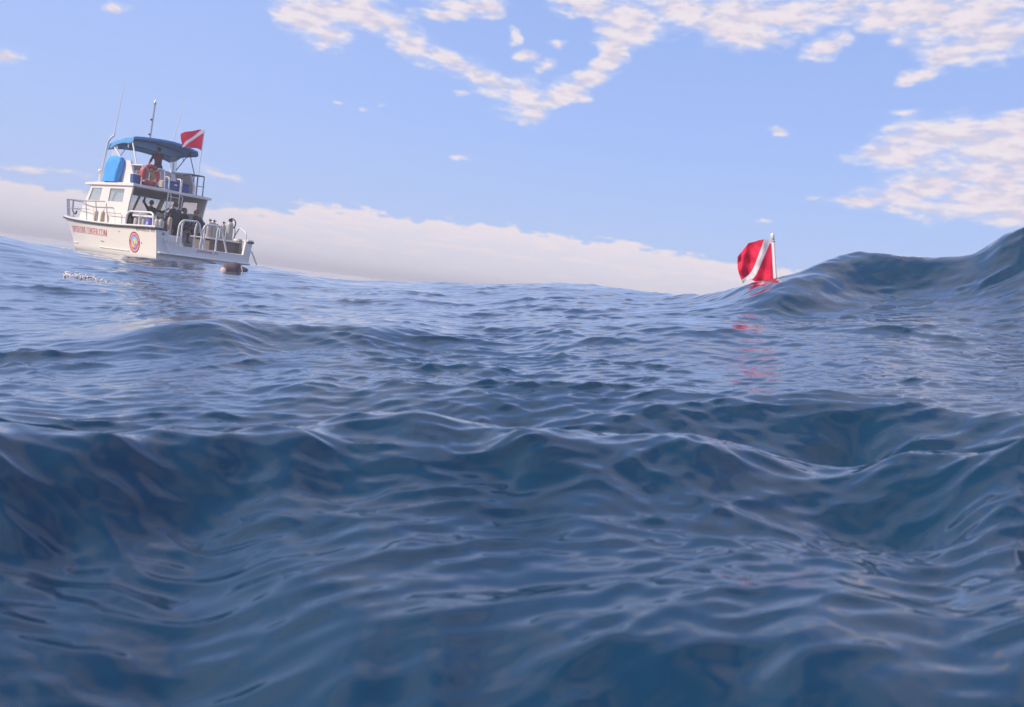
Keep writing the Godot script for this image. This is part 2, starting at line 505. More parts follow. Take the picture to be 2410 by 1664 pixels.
const RIPPLE := 512
var ripple_waves := []
var ripple_rows := []
func ripple_picture() -> ImageTexture:
	# small ripples that repeat without a seam: a sum of many waves of whole numbers
	var rng := RandomNumberGenerator.new()
	rng.seed = 19
	for i in 64:
		var k := 7.0 * pow(6.5, i / 63.0)
		var a := rng.randfn(0.5, 0.8)
		var kx := roundi(k * sin(a))
		var kz := roundi(k * cos(a))
		var ct := PackedFloat32Array()
		var st := PackedFloat32Array()
		for x in RIPPLE:
			ct.append(cos(TAU * kx * x / RIPPLE))
			st.append(sin(TAU * kx * x / RIPPLE))
		ripple_waves.append([kx, kz, 1.0 / k, rng.randf() * TAU, ct, st])
	ripple_rows.resize(RIPPLE)
	var id := WorkerThreadPool.add_group_task(ripple_row, RIPPLE)
	WorkerThreadPool.wait_for_group_task_completion(id)
	var all := PackedFloat32Array()
	for r in ripple_rows:
		all.append_array(r)
	for i in all.size():
		all[i] = 0.5 + all[i] * 0.6
	return ImageTexture.create_from_image(Image.create_from_data(RIPPLE, RIPPLE, false, Image.FORMAT_RF, all.to_byte_array()))

# ---------------------------------------------------------------- materials
func mat(key: String, r: float, g: float, b: float, rough := 0.5, metal := 0.0) -> StandardMaterial3D:
	var m := StandardMaterial3D.new()
	m.resource_name = key
	m.albedo_color = Color(r, g, b).linear_to_srgb()
	m.roughness = rough
	m.metallic = metal
	M[key] = m
	return m

func materials() -> void:
	var w := mat("water", 0.003, 0.031, 0.068, 0.04)
	w.metallic_specular = 0.33
	w.clearcoat_enabled = true
	w.clearcoat = 0.8
	w.clearcoat_roughness = 0.06
	w.heightmap_enabled = true
	w.heightmap_texture = ripple_picture()
	w.heightmap_scale = 0.4
	w.uv1_triplanar = true
	w.uv1_world_triplanar = true
	w.uv1_scale = Vector3(0.83, 0.83, 0.83)
	mat("foam", 0.78, 0.76, 0.78, 0.5)
	mat("gelcoat", 0.80, 0.76, 0.72, 0.28)
	mat("hull_paint", 0.80, 0.745, 0.68, 0.25)
	mat("trim_white", 0.80, 0.77, 0.75, 0.35)
	mat("liner", 0.42, 0.385, 0.385, 0.6)
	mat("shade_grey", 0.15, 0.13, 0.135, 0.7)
	mat("headliner", 0.5, 0.46, 0.46, 0.7)
	mat("deck", 0.62, 0.6, 0.57, 0.8)
	mat("rubber", 0.045, 0.04, 0.038, 0.6)
	mat("dark_gear", 0.03, 0.03, 0.036, 0.7)
	mat("tube_white", 0.80, 0.77, 0.75, 0.3)
	mat("steel", 0.42, 0.42, 0.45, 0.3, 0.6)
	mat("dull_pole", 0.10, 0.11, 0.15, 0.5, 0.3)
	mat("canvas", 0.06, 0.26, 0.55, 0.85)
	mat("canvas_cover", 0.05, 0.33, 0.80, 0.85)
	mat("cooler_blue", 0.03, 0.08, 0.28, 0.4)
	mat("bucket_violet", 0.10, 0.09, 0.42, 0.4)
	mat("ring_red", 0.52, 0.07, 0.08, 0.6)
	mat("rope_tan", 0.5, 0.27, 0.14, 0.9)
	mat("tan_vinyl", 0.44, 0.34, 0.27, 0.6)
	mat("tank_cream", 0.46, 0.43, 0.38, 0.35)
	mat("tank_green", 0.36, 0.60, 0.46, 0.35)
	mat("tank_silver", 0.55, 0.53, 0.52, 0.35, 0.5)
	mat("letter_red", 0.58, 0.02, 0.04, 0.5)
	mat("letter_brown", 0.30, 0.20, 0.17, 0.6)
	mat("pvc", 0.80, 0.76, 0.74, 0.4)
	mat("seat_vinyl", 0.44, 0.40, 0.42, 0.6)
	mat("spot", 0.16, 0.14, 0.14, 0.6)
	var p := mat("pane", 0.55, 0.64, 0.62, 0.15)
	p.albedo_color.a = 0.42
	p.transparency = BaseMaterial3D.TRANSPARENCY_ALPHA
	p = mat("clear_vinyl", 0.75, 0.76, 0.8, 0.2)
	p.albedo_color.a = 0.38
	p.transparency = BaseMaterial3D.TRANSPARENCY_ALPHA
	p = mat("suit", 1, 1, 1, 0.8)
	p.vertex_color_use_as_albedo = true
	for k in ["canvas", "canvas_cover"]:
		M[k].backlight_enabled = true
		M[k].backlight = Color(0.02, 0.02, 0.025)
	p = mat("flag_print", 1, 1, 1, 0.8)
	p.albedo_texture = flag_picture()
	p.backlight_enabled = true
	p.backlight = Color(0.8, 0.8, 0.8)
	p.texture_repeat = false
	p = mat("emblem_print", 1, 1, 1, 0.5)
	p.albedo_texture = emblem_picture()
	p.texture_repeat = false

func build_foam() -> void:
	# a small breaking crest on the left, and flecks of white here and there
	var rng := RandomNumberGenerator.new()
	rng.seed = 33
	var st := begin()
	for i in 190:
		var t := rng.randf()
		var az := lerpf(-31.0, -28.4, t)
		var r := lerpf(11.6, 10.9, t) + rng.randfn(0.0, 0.16)
		var p := sea_at(az, r)
		var s := rng.randf_range(0.004, 0.014) * (1.2 - 0.7 * t)
		var caps := []
		for k in 3:
			var q := p + Vector3(rng.randfn(0, s), rng.randf_range(0.0, s * 1.2), rng.randfn(0, s))
			lathe(st, [Vector2(0, -s * 0.5), Vector2(s * 0.8, -s * 0.2), Vector2(s, s * 0.15), Vector2(s * 0.5, s * 0.5), Vector2(0, s * 0.6)], Transform3D(Basis.from_euler(Vector3(rng.randf_range(-0.7, 0.7), rng.randf() * TAU, rng.randf_range(-0.7, 0.7))), q), 6)
	for spot in [[[25.4, 27.2], [7.95, 8.1], 26, 0.010], [[-31.2, -30.4], [16.8, 17.0], 8, 0.02], [[-13.2, -12.8], [15.0, 15.1], 10, 0.02], [[-30.0, 30.0], [6.0, 14.0], 24, 0.004]]:
		for i in spot[2]:
			var p := sea_at(rng.randf_range(spot[0][0], spot[0][1]), rng.randf_range(spot[1][0], spot[1][1]))
			for k in 3:
				var s: float = spot[3] * rng.randf_range(0.4, 1.0)
				lathe(st, [Vector2(0, -s * 0.4), Vector2(s, 0), Vector2(s * 0.5, s * 0.4), Vector2(0, s * 0.5)], Transform3D(Basis.from_euler(Vector3(rng.randf_range(-0.5, 0.5), rng.randf() * TAU, 0)).scaled(Vector3(1.5, 0.8, 1)), p + Vector3(rng.randfn(0, s), 0, rng.randfn(0, s))), 6)
	var o := obj("sea_foam", st, M.foam, self)
	o.set_meta("kind", "stuff")
	o.set_meta("label", "white broken foam on a small wave crest left of the boat")
	o.set_meta("category", "foam")

# ---------------------------------------------------------------- names
func numbered(called: String) -> String:
	var n: int = used.get(called, 0)
	used[called] = n + 1
	return called if n == 0 else "%s_%03d" % [called, n]

func thing(called: String, label: String, category: String, place: Transform3D, group := "") -> Node3D:
	var o := Node3D.new()
	o.name = numbered(called)
	add_child(o)
	o.transform = place
	o.set_meta("label", label)
	o.set_meta("category", category)
	if group:
		o.set_meta("group", group)
	return o

func obj(called: String, st: SurfaceTool, material: Material, parent: Node) -> MeshInstance3D:
	st.generate_normals()
	var o := MeshInstance3D.new()
	o.name = called
	o.mesh = st.commit()
	o.material_override = material
	parent.add_child(o, true)
	return o

func aboard(x: float, y: float, z: float, turn := 0.0) -> Transform3D:
	return boat_place * Transform3D(Basis(Vector3.UP, deg_to_rad(turn)), Vector3(x, y, z))

# ---------------------------------------------------------------- shapes
func begin() -> SurfaceTool:
	var st := SurfaceTool.new()
	st.begin(Mesh.PRIMITIVE_TRIANGLES)
	return st

func tri(st: SurfaceTool, a: Vector3, b: Vector3, c: Vector3) -> void:    # counter-clockwise as seen from outside
	st.add_vertex(a)
	st.add_vertex(c)
	st.add_vertex(b)

func quad(st: SurfaceTool, a: Vector3, b: Vector3, c: Vector3, d: Vector3) -> void:
	tri(st, a, b, c)
	tri(st, a, c, d)

func box(st: SurfaceTool, c: Vector3, s: Vector3, bevel := 0.012, basis := Basis()) -> void:
	st.set_smooth_group(-1)
	var h := s * 0.5
	bevel = minf(bevel, minf(h.x, minf(h.y, h.z)) * 0.8)
	var k := h - Vector3.ONE * bevel
	var at := func(v: Vector3) -> Vector3: return c + basis * v
	for axis in 3:
		var u := (axis + 1) % 3
		var w := (axis + 2) % 3
		for side in [-1.0, 1.0]:
			var q := []
			for e in [[-1, -1], [1, -1], [1, 1], [-1, 1]]:
				var v := Vector3()
				v[axis] = h[axis] * side
				v[u] = k[u] * e[0]
				v[w] = k[w] * e[1]
				q.append(at.call(v))
			if side > 0:
				quad(st, q[0], q[1], q[2], q[3])
			else:
				quad(st, q[3], q[2], q[1], q[0])
		for e in [[1, 1], [1, -1], [-1, -1], [-1, 1]]:      # edges along this axis
			var q := []
			for l in [-1.0, 1.0]:
				var v := Vector3()
				v[axis] = k[axis] * l
				v[u] = h[u] * e[0]
				v[w] = k[w] * e[1]
				q.append(at.call(v))
				v[u] = k[u] * e[0]
				v[w] = h[w] * e[1]
				q.append(at.call(v))
			if e[0] * e[1] > 0:
				quad(st, q[0], q[1], q[3], q[2])
				
			else:
				quad(st, q[2], q[3], q[1], q[0])
	for sx in [-1, 1]:
		for sy in [-1, 1]:
			for sz in [-1, 1]:
				var a: Vector3 = at.call(Vector3(h.x * sx, k.y * sy, k.z * sz))
				var b: Vector3 = at.call(Vector3(k.x * sx, h.y * sy, k.z * sz))
				var d: Vector3 = at.call(Vector3(k.x * sx, k.y * sy, h.z * sz))
				if sx * sy * sz > 0:
					tri(st, a, b, d)
				else:
					tri(st, b, a, d)

func prism(st: SurfaceTool, outline: Array, place: Transform3D, depth: float) -> void:
	# an outline in the xy plane of «place», pushed out along its z from 0 to depth
	st.set_smooth_group(-1)
	var poly := PackedVector2Array(outline)
	if Geometry2D.is_polygon_clockwise(poly) != (depth < 0.0):
		poly.reverse()
	# now counter-clockwise in the sense of y up for depth > 0
	var t := Geometry2D.triangulate_polygon(poly)
	var lo := []
	var hi := []
	for p in poly:
		lo.append(place * Vector3(p.x, p.y, 0))
		hi.append(place * Vector3(p.x, p.y, depth))
	var area := 0.0
	for i in poly.size():
		area += poly[i].cross(poly[(i + 1) % poly.size()])
	var ccw := (area > 0.0) == (depth > 0.0)
	for i in range(0, t.size(), 3):
		var turn: bool = (poly[t[i + 1]] - poly[t[i]]).cross(poly[t[i + 2]] - poly[t[i]]) > 0.0
		if turn == (depth > 0.0):
			tri(st, hi[t[i]], hi[t[i + 1]], hi[t[i + 2]])
			tri(st, lo[t[i]], lo[t[i + 2]], lo[t[i + 1]])
		else:
			tri(st, hi[t[i]], hi[t[i + 2]], hi[t[i + 1]])
			tri(st, lo[t[i]], lo[t[i + 1]], lo[t[i + 2]])
	for i in poly.size():
		var j := (i + 1) % poly.size()
		if ccw:
			quad(st, lo[i], lo[j], hi[j], hi[i])
		else:
			quad(st, lo[j], lo[i], hi[i], hi[j])

func rounded(pts: Array, radius: float, steps := 5) -> Array:
	var out := [pts[0]]
	for i in range(1, pts.size() - 1):
		var a: Vector3 = pts[i - 1]
		var b: Vector3 = pts[i]
		var c: Vector3 = pts[i + 1]
		var r := minf(radius, 0.45 * minf(a.distance_to(b), b.distance_to(c)))
		var p := b + (a - b).normalized() * r
		var q := b + (c - b).normalized() * r
		for k in steps + 1:
			var t := float(k) / steps
			out.append(p.lerp(b, t).lerp(b.lerp(q, t), t))
	out.append(pts[-1])
	return out

func tube(st: SurfaceTool, pts: Array, r: float, seg := 8, r_end := -1.0) -> void:
	var n := pts.size()
	if r_end < 0.0:
		r_end = r
	var dir: Vector3 = (pts[1] - pts[0]).normalized()
	var side := dir.cross(Vector3.UP if absf(dir.y) < 0.9 else Vector3.RIGHT).normalized()
	var rings := []
	for i in n:
		var d: Vector3 = (pts[mini(i + 1, n - 1)] - pts[maxi(i - 1, 0)]).normalized()
		side = (side - d * side.dot(d)).normalized()
		var up := d.cross(side)
		var ring := []
		var rr := lerpf(r, r_end, float(i) / (n - 1))
		for k in seg:
			var a := TAU * k / seg
			ring.append(pts[i] + (side * cos(a) + up * sin(a)) * rr)
		rings.append(ring)
	st.set_smooth_group(1)
	for i in n - 1:
		for k in seg:
			var j := (k + 1) % seg
			quad(st, rings[i][k], rings[i][j], rings[i + 1][j], rings[i + 1][k])
	st.set_smooth_group(-1)
	for k in seg:
		var j := (k + 1) % seg
		tri(st, pts[0], rings[0][j], rings[0][k])
		tri(st, pts[n - 1], rings[n - 1][k], rings[n - 1][j])

func lathe(st: SurfaceTool, profile: Array, place := Transform3D(), seg := 16, smooth := true) -> void:
	# profile: Vector2(radius, height) going up
	st.set_smooth_group(1 if smooth else -1)
	for i in profile.size() - 1:
		var p: Vector2 = profile[i]
		var q: Vector2 = profile[i + 1]
		for k in seg:
			var a := TAU * k / seg
			var b := TAU * (k + 1) / seg
			var v0 := place * Vector3(p.x * cos(a), p.y, -p.x * sin(a))
			var v1 := place * Vector3(p.x * cos(b), p.y, -p.x * sin(b))
			var v2 := place * Vector3(q.x * cos(b), q.y, -q.x * sin(b))
			var v3 := place * Vector3(q.x * cos(a), q.y, -q.x * sin(a))
			if p.x > 0.0001:
				tri(st, v0, v1, v2 if q.x > 0.0001 else v3)
			if q.x > 0.0001:
				tri(st, v0, v2, v3)

func sheet(st: SurfaceTool, rows: Array, with_uv := false, bent := false) -> void:
	# rows of points, joined by smooth quads
	st.set_smooth_group(1)
	var n := rows.size()
	var m: int = rows[0].size()
	for i in n - 1:
		for k in m - 1:
			for e in [[0, 0], [1, 1], [0, 1], [0, 0], [1, 0], [1, 1]]:
				if with_uv:
					var uv := Vector2(float(k + e[1]) / (m - 1), float(i + e[0]) / (n - 1))
					if bent:         # the cloth hangs, so that its stripe runs down steeply
						uv.x = uv.y + (uv.x - 0.07 - 0.42 * uv.y - 0.28 * uv.y * uv.y) * 1.35
					st.set_uv(uv)
				st.add_vertex(rows[i + e[0]][k + e[1]])

func lettering(called: String, text: String, width: float, height: float, warp: Callable, material: Material, parent: Node, weight := 700) -> void:
	# the letters of a word, each a thin mesh of its own laid on a surface by «warp»
	var t := TextMesh.new()
	var f := SystemFont.new()
	f.font_names = PackedStringArray(["Droid Sans"])
	f.font_weight = weight
	t.font = f
	t.text = text
	t.font_size = 64
	t.pixel_size = 0.01
	t.depth = 0.0
	t.curve_step = 2.0
	t.horizontal_alignment = HORIZONTAL_ALIGNMENT_LEFT
	var a := t.get_mesh_arrays()
	var v: PackedVector3Array = a[Mesh.ARRAY_VERTEX]
	var index: PackedInt32Array = a[Mesh.ARRAY_INDEX]
	var lo := v[0]
	var hi := v[0]
	for p in v:
		lo = lo.min(p)
		hi = hi.max(p)
	var spans := []
	for i in range(0, index.size(), 3):
		var p := v[index[i]]
		var q := v[index[i + 1]]
		var r := v[index[i + 2]]
		spans.append([minf(p.x, minf(q.x, r.x)), maxf(p.x, maxf(q.x, r.x)), i])
	spans.sort_custom(func(x: Array, y: Array) -> bool: return x[0] < y[0])
	var group := Node3D.new()
	group.name = called
	parent.add_child(group, true)
	var st: SurfaceTool = null
	var reach := -1e9
	for span in spans:
		if span[0] > reach - 0.001:
			if st:
				obj("letter", st, material, group)
			st = begin()
			st.set_smooth_group(1)
		reach = maxf(reach, span[1])
		for k in 3:
			var p := v[index[span[2] + k]]
			st.add_vertex(warp.call((p.x - lo.x) / (hi.x - lo.x) * width, (p.y - lo.y) / (hi.y - lo.y) * height))
	obj("letter", st, material, group)

# ---------------------------------------------------------------- printed pictures
func flag_picture() -> ImageTexture:
	var im := Image.create_empty(160, 128, false, Image.FORMAT_RGB8)
	for y in 128:
		for x in 160:
			var d := absf(x / 160.0 - y / 128.0) - 0.115
			im.set_pixel(x, y, Color(0.92, 0.15, 0.32).lerp(Color(0.95, 0.92, 0.93), clampf(0.5 - d * 60.0, 0, 1)))
	return ImageTexture.create_from_image(im)

func emblem_picture() -> ImageTexture:
	# a round club badge: a red ring with pale letters' marks, blue above, yellow figure, violet below
	var n := 192
	var im := Image.create_empty(n, n, false, Image.FORMAT_RGB8)
	var letter := noise(4, 0.16, 1)
	for y in n:
		for x in n:
			var p := Vector2(x - n / 2.0, y - n / 2.0) / (n / 2.0)
			var r := p.length()
			var a := atan2(p.y, p.x)
			var c := Color(0.75, 0.28, 0.33)
			if r > 0.93:
				c = Color(0.42, 0.25, 0.28)
			elif r > 0.64:
				var along := absf(fposmod(a * 5.4, 1.0) - 0.5)
				if r > 0.71 and r < 0.87 and along < 0.28 and absf(p.y) > 0.2:
					c = Color(0.95, 0.8, 0.8)
			elif r > 0.6:
				c = Color(0.4, 0.25, 0.45)
			else:
				c = Color(0.55, 0.74, 0.93) if p.y < 0.08 else Color(0.62, 0.53, 0.78)
				var limb := minf(absf(p.x + 0.05 + p.y * 0.45) - 0.17, absf(p.x - 0.1 + p.y * 0.9 + 0.15) - 0.1)
				if limb < 0.0 and p.y > -0.32 and p.y < 0.48:
					c = Color(0.92, 0.85, 0.42)
				if absf(p.x + 0.22 - p.y * 0.3) < 0.06 and absf(p.y - 0.1) < 0.22:
					c = Color(0.5, 0.45, 0.16)
				if p.y > -0.08 and p.x < -0.32 or p.y > -0.15 and p.y < 0.12 and p.x > 0.34:
					c = Color(0.93, 0.75, 0.45)
			im.set_pixel(x, y, c)
	return ImageTexture.create_from_image(im)

# ---------------------------------------------------------------- the boat (its units are K metres; x to starboard, -z to the bow, y = 0 the waterline, z = 0 the transom)
const STATIONS := [[0.0, 1.72, 1.02, 1.62], [-1.5, 1.76, 0.99, 1.66], [-3.0, 1.78, 0.96, 1.66], [-5.0, 1.75, 0.965, 1.58], [-6.5, 1.66, 0.99, 1.40], [-8.0, 1.46, 1.04, 1.12], [-9.3, 1.12, 1.09, 0.68], [-10.2, 0.72, 1.12, 0.30], [-10.8, 0.34, 1.14, 0.06], [-11.05, 0.0, 1.15, 0.0]]

func station(z: float) -> Vector3:          # half beam at the rail, height of the rail, half beam at the waterline
	var n := STATIONS.size()
	for i in n - 1:
		if z >= STATIONS[i + 1][0] or i == n - 2:
			var o := Vector3()
			var i0 := maxi(i - 1, 0)
			var i3 := mini(i + 2, n - 1)
			var w: float = STATIONS[i][0] - STATIONS[i + 1][0]
			var t := clampf((STATIONS[i][0] - z) / w, 0, 1)
			for k in 3:
				var t0: float = minf(-0.01, STATIONS[i][0] - STATIONS[i0][0])
				var t3: float = maxf(w + 0.01, STATIONS[i][0] - STATIONS[i3][0])
				o[k] = cubic_interpolate_in_time(STATIONS[i][k + 1], STATIONS[i + 1][k + 1], STATIONS[i0][k + 1], STATIONS[i3][k + 1], t, w, t0, t3)
			return Vector3(maxf(o.x, 0), o.y, clampf(o.z, 0, o.x))
	return Vector3()

func hull_half(z: float, y: float) -> float:
	var s := station(z)
	if y < 0.0:
		return s.z * (1.0 + y * 0.35)
	return s.z + (s.x - s.z) * pow(clampf(y / s.y, 0, 1), 1.35)

func quad_ring(c: Array) -> Array:
	return [c[0], c[1], c[2], c[3], c[0], c[1]]

func side_wall(parent: Node, s: float) -> void:
	# the cabin's side with its two window openings, drawn in (z, y)
	var place := Transform3D(Basis(Vector3(0, 0, 1), Vector3(0, 1, 0), Vector3(s, 0, 0)), Vector3(s * 1.31, 0, 0))
	var st := begin()
	var aft := func(y: float) -> float: return -3.25 + (y - 1.0) * 0.355
	var fore := func(y: float) -> float: return -7.0 + maxf(y - 1.45, 0) * 0.82 - maxf(1.45 - y, 0) * 0.7
	prism(st, [Vector2(-3.25, 0.42), Vector2(aft.call(1.78), 1.78), Vector2(fore.call(1.78), 1.78), Vector2(-7.0, 1.45), Vector2(-7.2, 1.05), Vector2(-7.2, 0.42)], place, 0.05)
	prism(st, [Vector2(aft.call(2.25), 2.25), Vector2(aft.call(2.36), 2.36), Vector2(fore.call(2.36), 2.36), Vector2(fore.call(2.25), 2.25)], place, 0.05)
	for w in [[aft.call(1.78), aft.call(2.25), -3.49, -3.42], [-4.72, -4.59, -5.46, -5.28], [-6.49, -6.17, fore.call(1.78), fore.call(2.25)]]:
		prism(st, [Vector2(w[0], 1.78), Vector2(w[1], 2.25), Vector2(w[3], 2.25), Vector2(w[2], 1.78)], place, 0.05)
	obj("cabin_wall", st, M.gelcoat, parent)
	for w in [[-3.49, -3.42, -4.72, -4.59], [-5.46, -5.28, -6.49, -6.17]]:
		var x := s * 1.335
		var c := [Vector3(x, 1.78, w[0]), Vector3(x, 2.25, w[1]), Vector3(x, 2.25, w[3]), Vector3(x, 1.78, w[2])]
		st = begin()
		tube(st, quad_ring(c), 0.022, 6)
		var win := obj("window", st, M.liner, parent)
		st = begin()
		st.set_smooth_group(-1)
		quad(st, c[0], c[1], c[2], c[3])
		obj("pane", st, M.pane, win)

func build_boat() -> void:
	var turn := Basis.from_euler(Vector3(deg_to_rad(0.7), deg_to_rad(50.5), deg_to_rad(-0.48)))
	boat_place = Transform3D(turn.scaled(Vector3.ONE * K), Vector3(-10.71, 0.1, -25.69) * K)
	var b := thing("dive_boat", "white dive charter boat with blue canopy, flybridge and red lettering on its hull", "boat", boat_place)
	# hull skin
	var zs := []
	for i in 45:
		zs.append(-11.05 * pow(i / 44.0, 0.85))
	var rings := []
	for z in zs:
		var s := station(z)
		var deep := lerpf(0.55, 0.1, smoothstep(-7.0, -11.0, z))
		var ring := [Vector3(0, -deep, z)]
		for y in [-0.22, 0.0, 0.12, 0.26, 0.42, 0.58, 0.74, 0.88, 1.0]:
			var yy: float = y * s.y if y > 0.0 else y * deep / 0.55
			ring.append(Vector3(hull_half(z, yy), yy, z))
		rings.append(ring)
	var st := begin()
	st.set_smooth_group(1)
	for i in rings.size() - 1:
		for k in rings[0].size() - 1:
			var q := [rings[i][k], rings[i + 1][k], rings[i + 1][k + 1], rings[i][k + 1]]
			quad(st, q[0], q[1], q[2], q[3])
			var f := Vector3(-1, 1, 1)
			quad(st, q[3] * f, q[2] * f, q[1] * f, q[0] * f)
	var hull := obj("hull", st, M.hull_paint, b)
	# spray strakes along the port and starboard chine
	for s in [-1.0, 1.0]:
		st = begin()
		var path := []
		for i in 9:
			var z := lerpf(-1.85, -4.3, i / 8.0)
			path.append(Vector3(s * (hull_half(z, 0.13) + 0.004), lerpf(0.14, 0.11, i / 8.0), z))
		tube(st, path, 0.022, 6)
		obj("spray_strake", st, M.hull_paint, hull)
		st = begin()
		path = []
		for i in 6:
			var z := lerpf(-7.2, -9.6, i / 5.0)
			path.append(Vector3(s * (hull_half(z, 0.12) + 0.004), 0.13, z))
		tube(st, path, 0.03, 6)
		obj("spray_strake", st, M.hull_paint, hull)
	# little through-hull fittings on the port side
	for p in [[-4.2, 0.33], [-4.08, 0.33], [-3.96, 0.32], [-2.62, 0.74], [-0.98, 0.46]]:
		st = begin()
		var x := -hull_half(p[0], p[1])
		lathe(st, [Vector2(0.028, 0.0), Vector2(0.022, 0.012), Vector2(0.0, 0.012)], Transform3D(Basis(Vector3.BACK, PI / 2), Vector3(x, p[1], p[0])), 8)
		obj("drain_fitting", st, M.spot, hull)
	# printed on the hull
	var on_port := func(x: float, y: float, z0: float, y0: float, slope: float) -> Vector3:
		var z := z0 + x
		var yy := y0 + y + slope * x
		return Vector3(-hull_half(z, yy) - 0.006, yy, z)
	lettering("hull_lettering", "JUPITER DIVE CENTER.COM", 4.1, 0.29, on_port.bind(-7.74, 0.465, -0.003), M.letter_red, b, 400)
	lettering("boat_name", "REPUBLIC VII", 1.26, 0.09, on_port.bind(-1.34, 0.84, 0.01), M.letter_brown, b)
	lettering("port_lettering", "JUPITER, FL", 0.79, 0.085, func(x: float, y: float) -> Vector3: return Vector3(-0.31 + x, 0.385 + y, 0.006), M.letter_red, b)
	st = begin()
	st.set_smooth_group(1)
	for i in 10:
		for k in 40:
			for e in [[0, 0], [1, 1], [1, 0], [0, 0], [0, 1], [1, 1]]:
				var r: float = (i + e[0]) / 10.0
				var a: float = TAU * (k + e[1]) / 40.0
				st.set_uv(Vector2(0.5 + 0.5 * r * cos(a), 0.5 - 0.5 * r * sin(a)))
				var z := -1.48 + 0.38 * r * cos(a)
				var y := 0.45 + 0.345 * r * sin(a)
				st.add_vertex(Vector3(-hull_half(z, y) - 0.006, y, z))
	obj("club_badge", st, M.emblem_print, b)
	# transom with its wide opening above a low sill
	st = begin()
	var o := [Vector2(-1.28, 1.0), Vector2(-1.26, 0.5), Vector2(1.4, 0.5), Vector2(1.46, 1.0)]
	var left := []
	var right := []
	for y in [1.0, 0.8, 0.6, 0.4, 0.2, 0.0, -0.22]:
		left.append(Vector2(-hull_half(0, y), y))
		right.push_front(Vector2(hull_half(0, y), y))
	prism(st, left + [Vector2(0, -0.55)] + right + [o[3], o[2], o[1], o[0]], Transform3D(Basis(), Vector3(0, 0, -0.12)), 0.12)
	var transom := obj("transom", st, M.trim_white, b)
	st = begin()
	tube(st, [Vector3(-1.26, 0.505, -0.02), Vector3(0.6, 0.505, -0.02), Vector3(1.41, 0.505, -0.02), Vector3(1.43, 0.62, -0.02)], 0.025, 8)
	obj("sill_trim", st, M.trim_white, transom)
	st = begin()
	box(st, Vector3(0.02, 0.225, 0.07), Vector3(3.26, 0.075, 0.14), 0.03)
	obj("swim_ledge", st, M.trim_white, transom)
	st = begin()
	prism(st, [Vector2(-0.03, 0.185), Vector2(0.17, 0.16), Vector2(0.35, 0.12), Vector2(0.5, -0.16), Vector2(0.6, -0.16), Vector2(0.64, 0.06), Vector2(0.9, 0.13), Vector2(0.9, 0.185)], Transform3D(Basis(), Vector3(0, 0, 0.08)), 0.03)
	obj("ladder_bracket", st, M.trim_white, transom)
	for p in [[Vector3(-1.45, 0.73, 0.03), Vector3(-1.27, 0.28, 0.13)], [Vector3(1.68, 0.7, 0.03), Vector3(1.9, 0.24, 0.12)]]:
		st = begin()
		tube(st, p, 0.028, 8)
		obj("boarding_strut", st, M.tube_white, transom)
	for y in [0.84, 0.6]:
		st = begin()
		lathe(st, [Vector2(0.055, 0.0), Vector2(0.045, 0.012), Vector2(0.025, 0.012), Vector2(0.02, 0.002), Vector2(0.0, 0.002)], Transform3D(Basis(Vector3.RIGHT, PI / 2), Vector3(-1.46 if y > 0.7 else -1.36, y, 0.0)), 12)
		obj("vent", st, M.liner, transom)
	# deck edge: white cap with a dark rubbing strake under it
	for s in [-1.0, 1.0]:
		st = begin()
		var rub := begin()
		var cap := []
		var path := []
		for i in 40:
			var z := -11.05 * pow(i / 39.0, 0.8)
			var q := station(z)
			cap.append([Vector3(s * (q.x + 0.03), q.y - 0.005, z), Vector3(s * (q.x + 0.03), q.y + 0.045, z), Vector3(s * maxf(q.x - 0.17, 0), q.y + 0.05, z), Vector3(s * maxf(q.x - 0.17, 0), q.y - 0.01, z)])
			path.append(Vector3(s * (q.x + 0.025), q.y - 0.035, z))
		st.set_smooth_group(-1)
		for i in cap.size() - 1:
			for k in 4:
				var j := (k + 1) % 4
				if s > 0:
					quad(st, cap[i][k], cap[i + 1][k], cap[i + 1][j], cap[i][j])
				else:
					quad(st, cap[i][j], cap[i + 1][j], cap[i + 1][k], cap[i][k])
		quad(st, cap[0][0], cap[0][1], cap[0][2], cap[0][3])
		path.push_front(Vector3(s * 1.745, 0.985, 0.012))
		path.push_front(Vector3(s * (1.36 if s < 0 else 1.52), 0.985, 0.012))
		tube(rub, path, 0.035, 8)
		obj("gunwale", st, M.trim_white, b)
		obj("rub_rail", rub, M.rubber, b)
	# decks, cockpit lining and sole
	st = begin()
	st.set_smooth_group(-1)
	var prev := []
	for i in 30:
		var z := lerpf(-6.9, -11.0, i / 29.0)
		var q := station(z)
		var row := [Vector3(-q.x + 0.02, q.y, z), Vector3(0, q.y + 0.05, z), Vector3(q.x - 0.02, q.y, z)]
		if prev:
			for k in 2:
				quad(st, prev[k], prev[k + 1], row[k + 1], row[k])
		prev = row
	for s in [-1.0, 1.0]:
		prev = []
		for i in 10:
			var z := lerpf(-3.2, -6.9, i / 9.0)
			var q := station(z)
			var row := [Vector3(s * 1.34, q.y + 0.01, z), Vector3(s * (q.x - 0.02), q.y, z)]
			if prev:
				if s > 0:
					quad(st, prev[0], prev[1], row[1], row[0])
				else:
					quad(st, prev[1], prev[0], row[0], row[1])
			prev = row
	obj("foredeck", st, M.trim_white, b)
